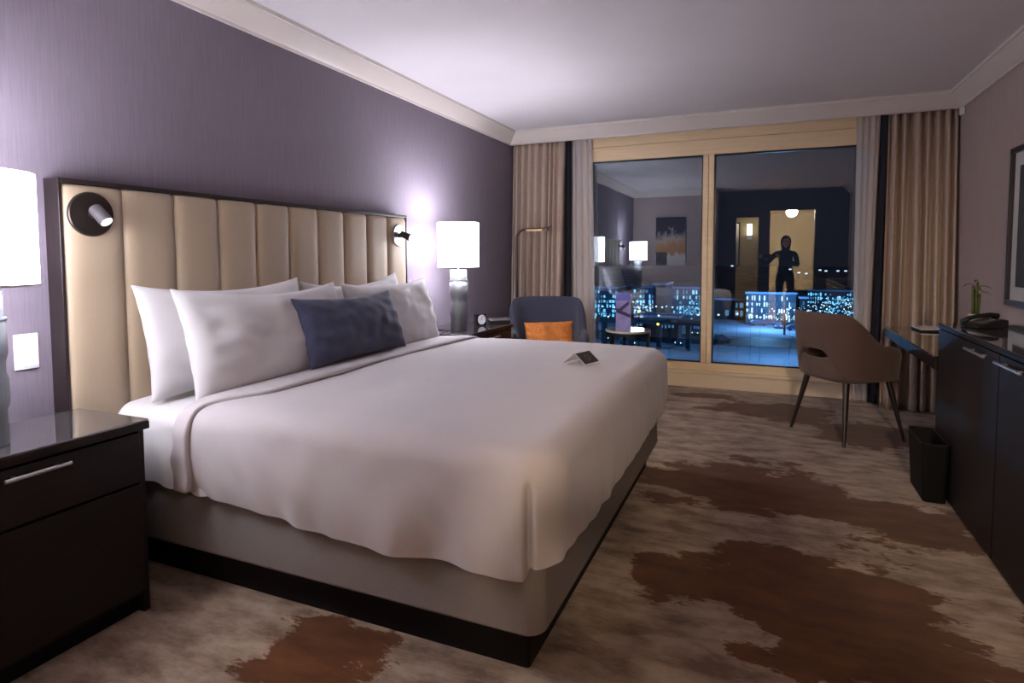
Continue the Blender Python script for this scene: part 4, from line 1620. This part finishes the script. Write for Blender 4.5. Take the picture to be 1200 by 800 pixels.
LAMPS = [(698, 361, 'first'), (706, 360, 'second'), (720, 361, 'third'), (748, 361, 'fourth'), (757, 361, 'fifth'), (769, 360, 'sixth'), (776, 361, 'seventh'), (781, 360, 'eighth'), (788, 361, 'ninth')]
for u, v, w in LAMPS:
    street_lamp('street lamp in the far row across the left pane, %s from the left' % w, u, v, 140)
for u, v, lab in ((842, 370, 'street lamp in the right pane nearest the mullion'), (864, 369, 'second street lamp from the mullion in the right pane'), (880, 370, 'third street lamp from the mullion in the right pane'), (891, 373, 'street lamp below the bright block, fourth from the mullion'),
                  (926, 362, 'street lamp right of the bright block'), (818, 370, 'street lamp beside the mullion in the left pane'), (713, 372, 'near street lamp left of the brochure'), (697, 373, 'near street lamp at the left end of the left pane'), (772, 371, 'near street lamp above the yellow light')):
    street_lamp(lab, u, v, 110, r=0.2)
for u, v, lab in ((749, 366, 'yellow signal light just right of the brochure'), (771, 381, 'yellow signal light right of the side table'), (989, 373, 'yellow signal light above the desk chair')):
    p = at_y(u, v, 80)
    o = thing('signal_light', lab, 'signal light', (p.x, 80, GZ), group='yellow signals outside')
    MB().tube([(0, 0, 0), (0, 0, p.z - GZ)], 0.06, 6).build('post', 'bark', o)
    MB().sphere((0, 0, p.z - GZ + 0.15), 0.17, 10, 8).build('lamp', 'signal_yellow', o, smooth=True)

# far lights on the horizon
for k, (u, v) in enumerate(((961, 317), (968, 318), (982, 318), (991, 318), (926, 316), (936, 320), (945, 321), (858, 312))):
    p = at_y(u, v, 520)
    o = thing('far_light', 'distant white light above the blue town in the right pane, %s from the left' % ('fifth', 'sixth', 'seventh', 'eighth', 'second', 'third', 'fourth', 'first')[k], 'light', (p.x, 520, GZ), group='distant lights on the horizon')
    MB().tube([(0, 0, 0), (0, 0, p.z - GZ)], 0.15, 5).build('mast', 'bark', o)
    MB().box(-0.9, 0.9, -0.3, 0.3, p.z - GZ, p.z - GZ + 0.8).build('lamp_head', 'lit_white', o)


# footbridge with railing in the left pane
a, c = at_y(693, 371, 118), at_y(824, 371, 118)
fb = thing('footbridge', 'dark footbridge with a railing crossing the left pane', 'bridge', (a.x, 118, GZ))
fw, fz_ = c.x - a.x, a.z - GZ
MB().box(0, fw, -1.2, 1.2, fz_ - 0.9, fz_).build('deck', 'city_dark', fb)
MB().box(0, fw, -1.25, -1.15, fz_ + 1.0, fz_ + 1.12).build('handrail', 'bark', fb)
for k in range(12):
    x = fw * (k + 0.5) / 12
    MB().box(x - 0.05, x + 0.05, -1.25, -1.15, fz_, fz_ + 1.0).build('railing_post', 'bark', fb)
for k in range(4):
    x = fw * (k + 0.5) / 4
    MB().box(x - 0.4, x + 0.4, -0.6, 0.6, 0, fz_ - 0.9).build('pier', 'city_dark', fb)

# parked cars
def car(label, u, v, rz, hl=True):
    p = at_z(u, v, GZ)
    o = thing('car', label, 'car', (p.x, p.y, GZ), rz, 'cars outside')
    b = MB()
    b.prism([(-2.1, 0.35), (2.1, 0.35), (2.15, 0.75), (1.2, 0.95), (0.6, 1.4), (-1.1, 1.4), (-1.9, 0.95), (-2.15, 0.8)], -0.85, 0.85)
    b.xf(Matrix.Rotation(PI / 2, 4, 'X')).build('body', 'car_blue', o, bevel=0.05)
    for sx in (-1.3, 1.3):
        for sy in (-0.75, 0.75):
            MB().lathe([(0, -0.1), (0.33, -0.1), (0.33, 0.1), (0, 0.1)], 14).xf(Matrix.Translation((sx, sy, 0.33)) @ Matrix.Rotation(PI / 2, 4, 'X')).build('wheel', 'black_plastic', o)
    if hl:
        for sy in (-0.6, 0.6):
            MB().sphere((2.12, sy, 0.68), 0.14, 8, 6, (0.5, 1, 1)).build('headlight', 'lit_white', o)
    return o


for lab, u, v, rz, hl in (('car with lit headlights low in the left pane, leftmost', 708, 398, -1.2, True), ('car driving low in the left pane behind the side table', 735, 404, -0.9, True), ('car on the lit slip road left of the mullion', 800, 404, -1.9, True),
                          ('car beside the mullion in the left pane', 817, 392, -1.7, True), ('parked car in the middle of the right pane', 911, 384, -1.5, True), ('parked car right of centre in the right pane', 932, 387, 0.2, False), ('car on the snow left of the chair in the right pane', 888, 381, 0.3, False),
                          ('car near the mullion in the right pane', 846, 400, 0.15, False)):
    car(lab, u, v, rz, hl)
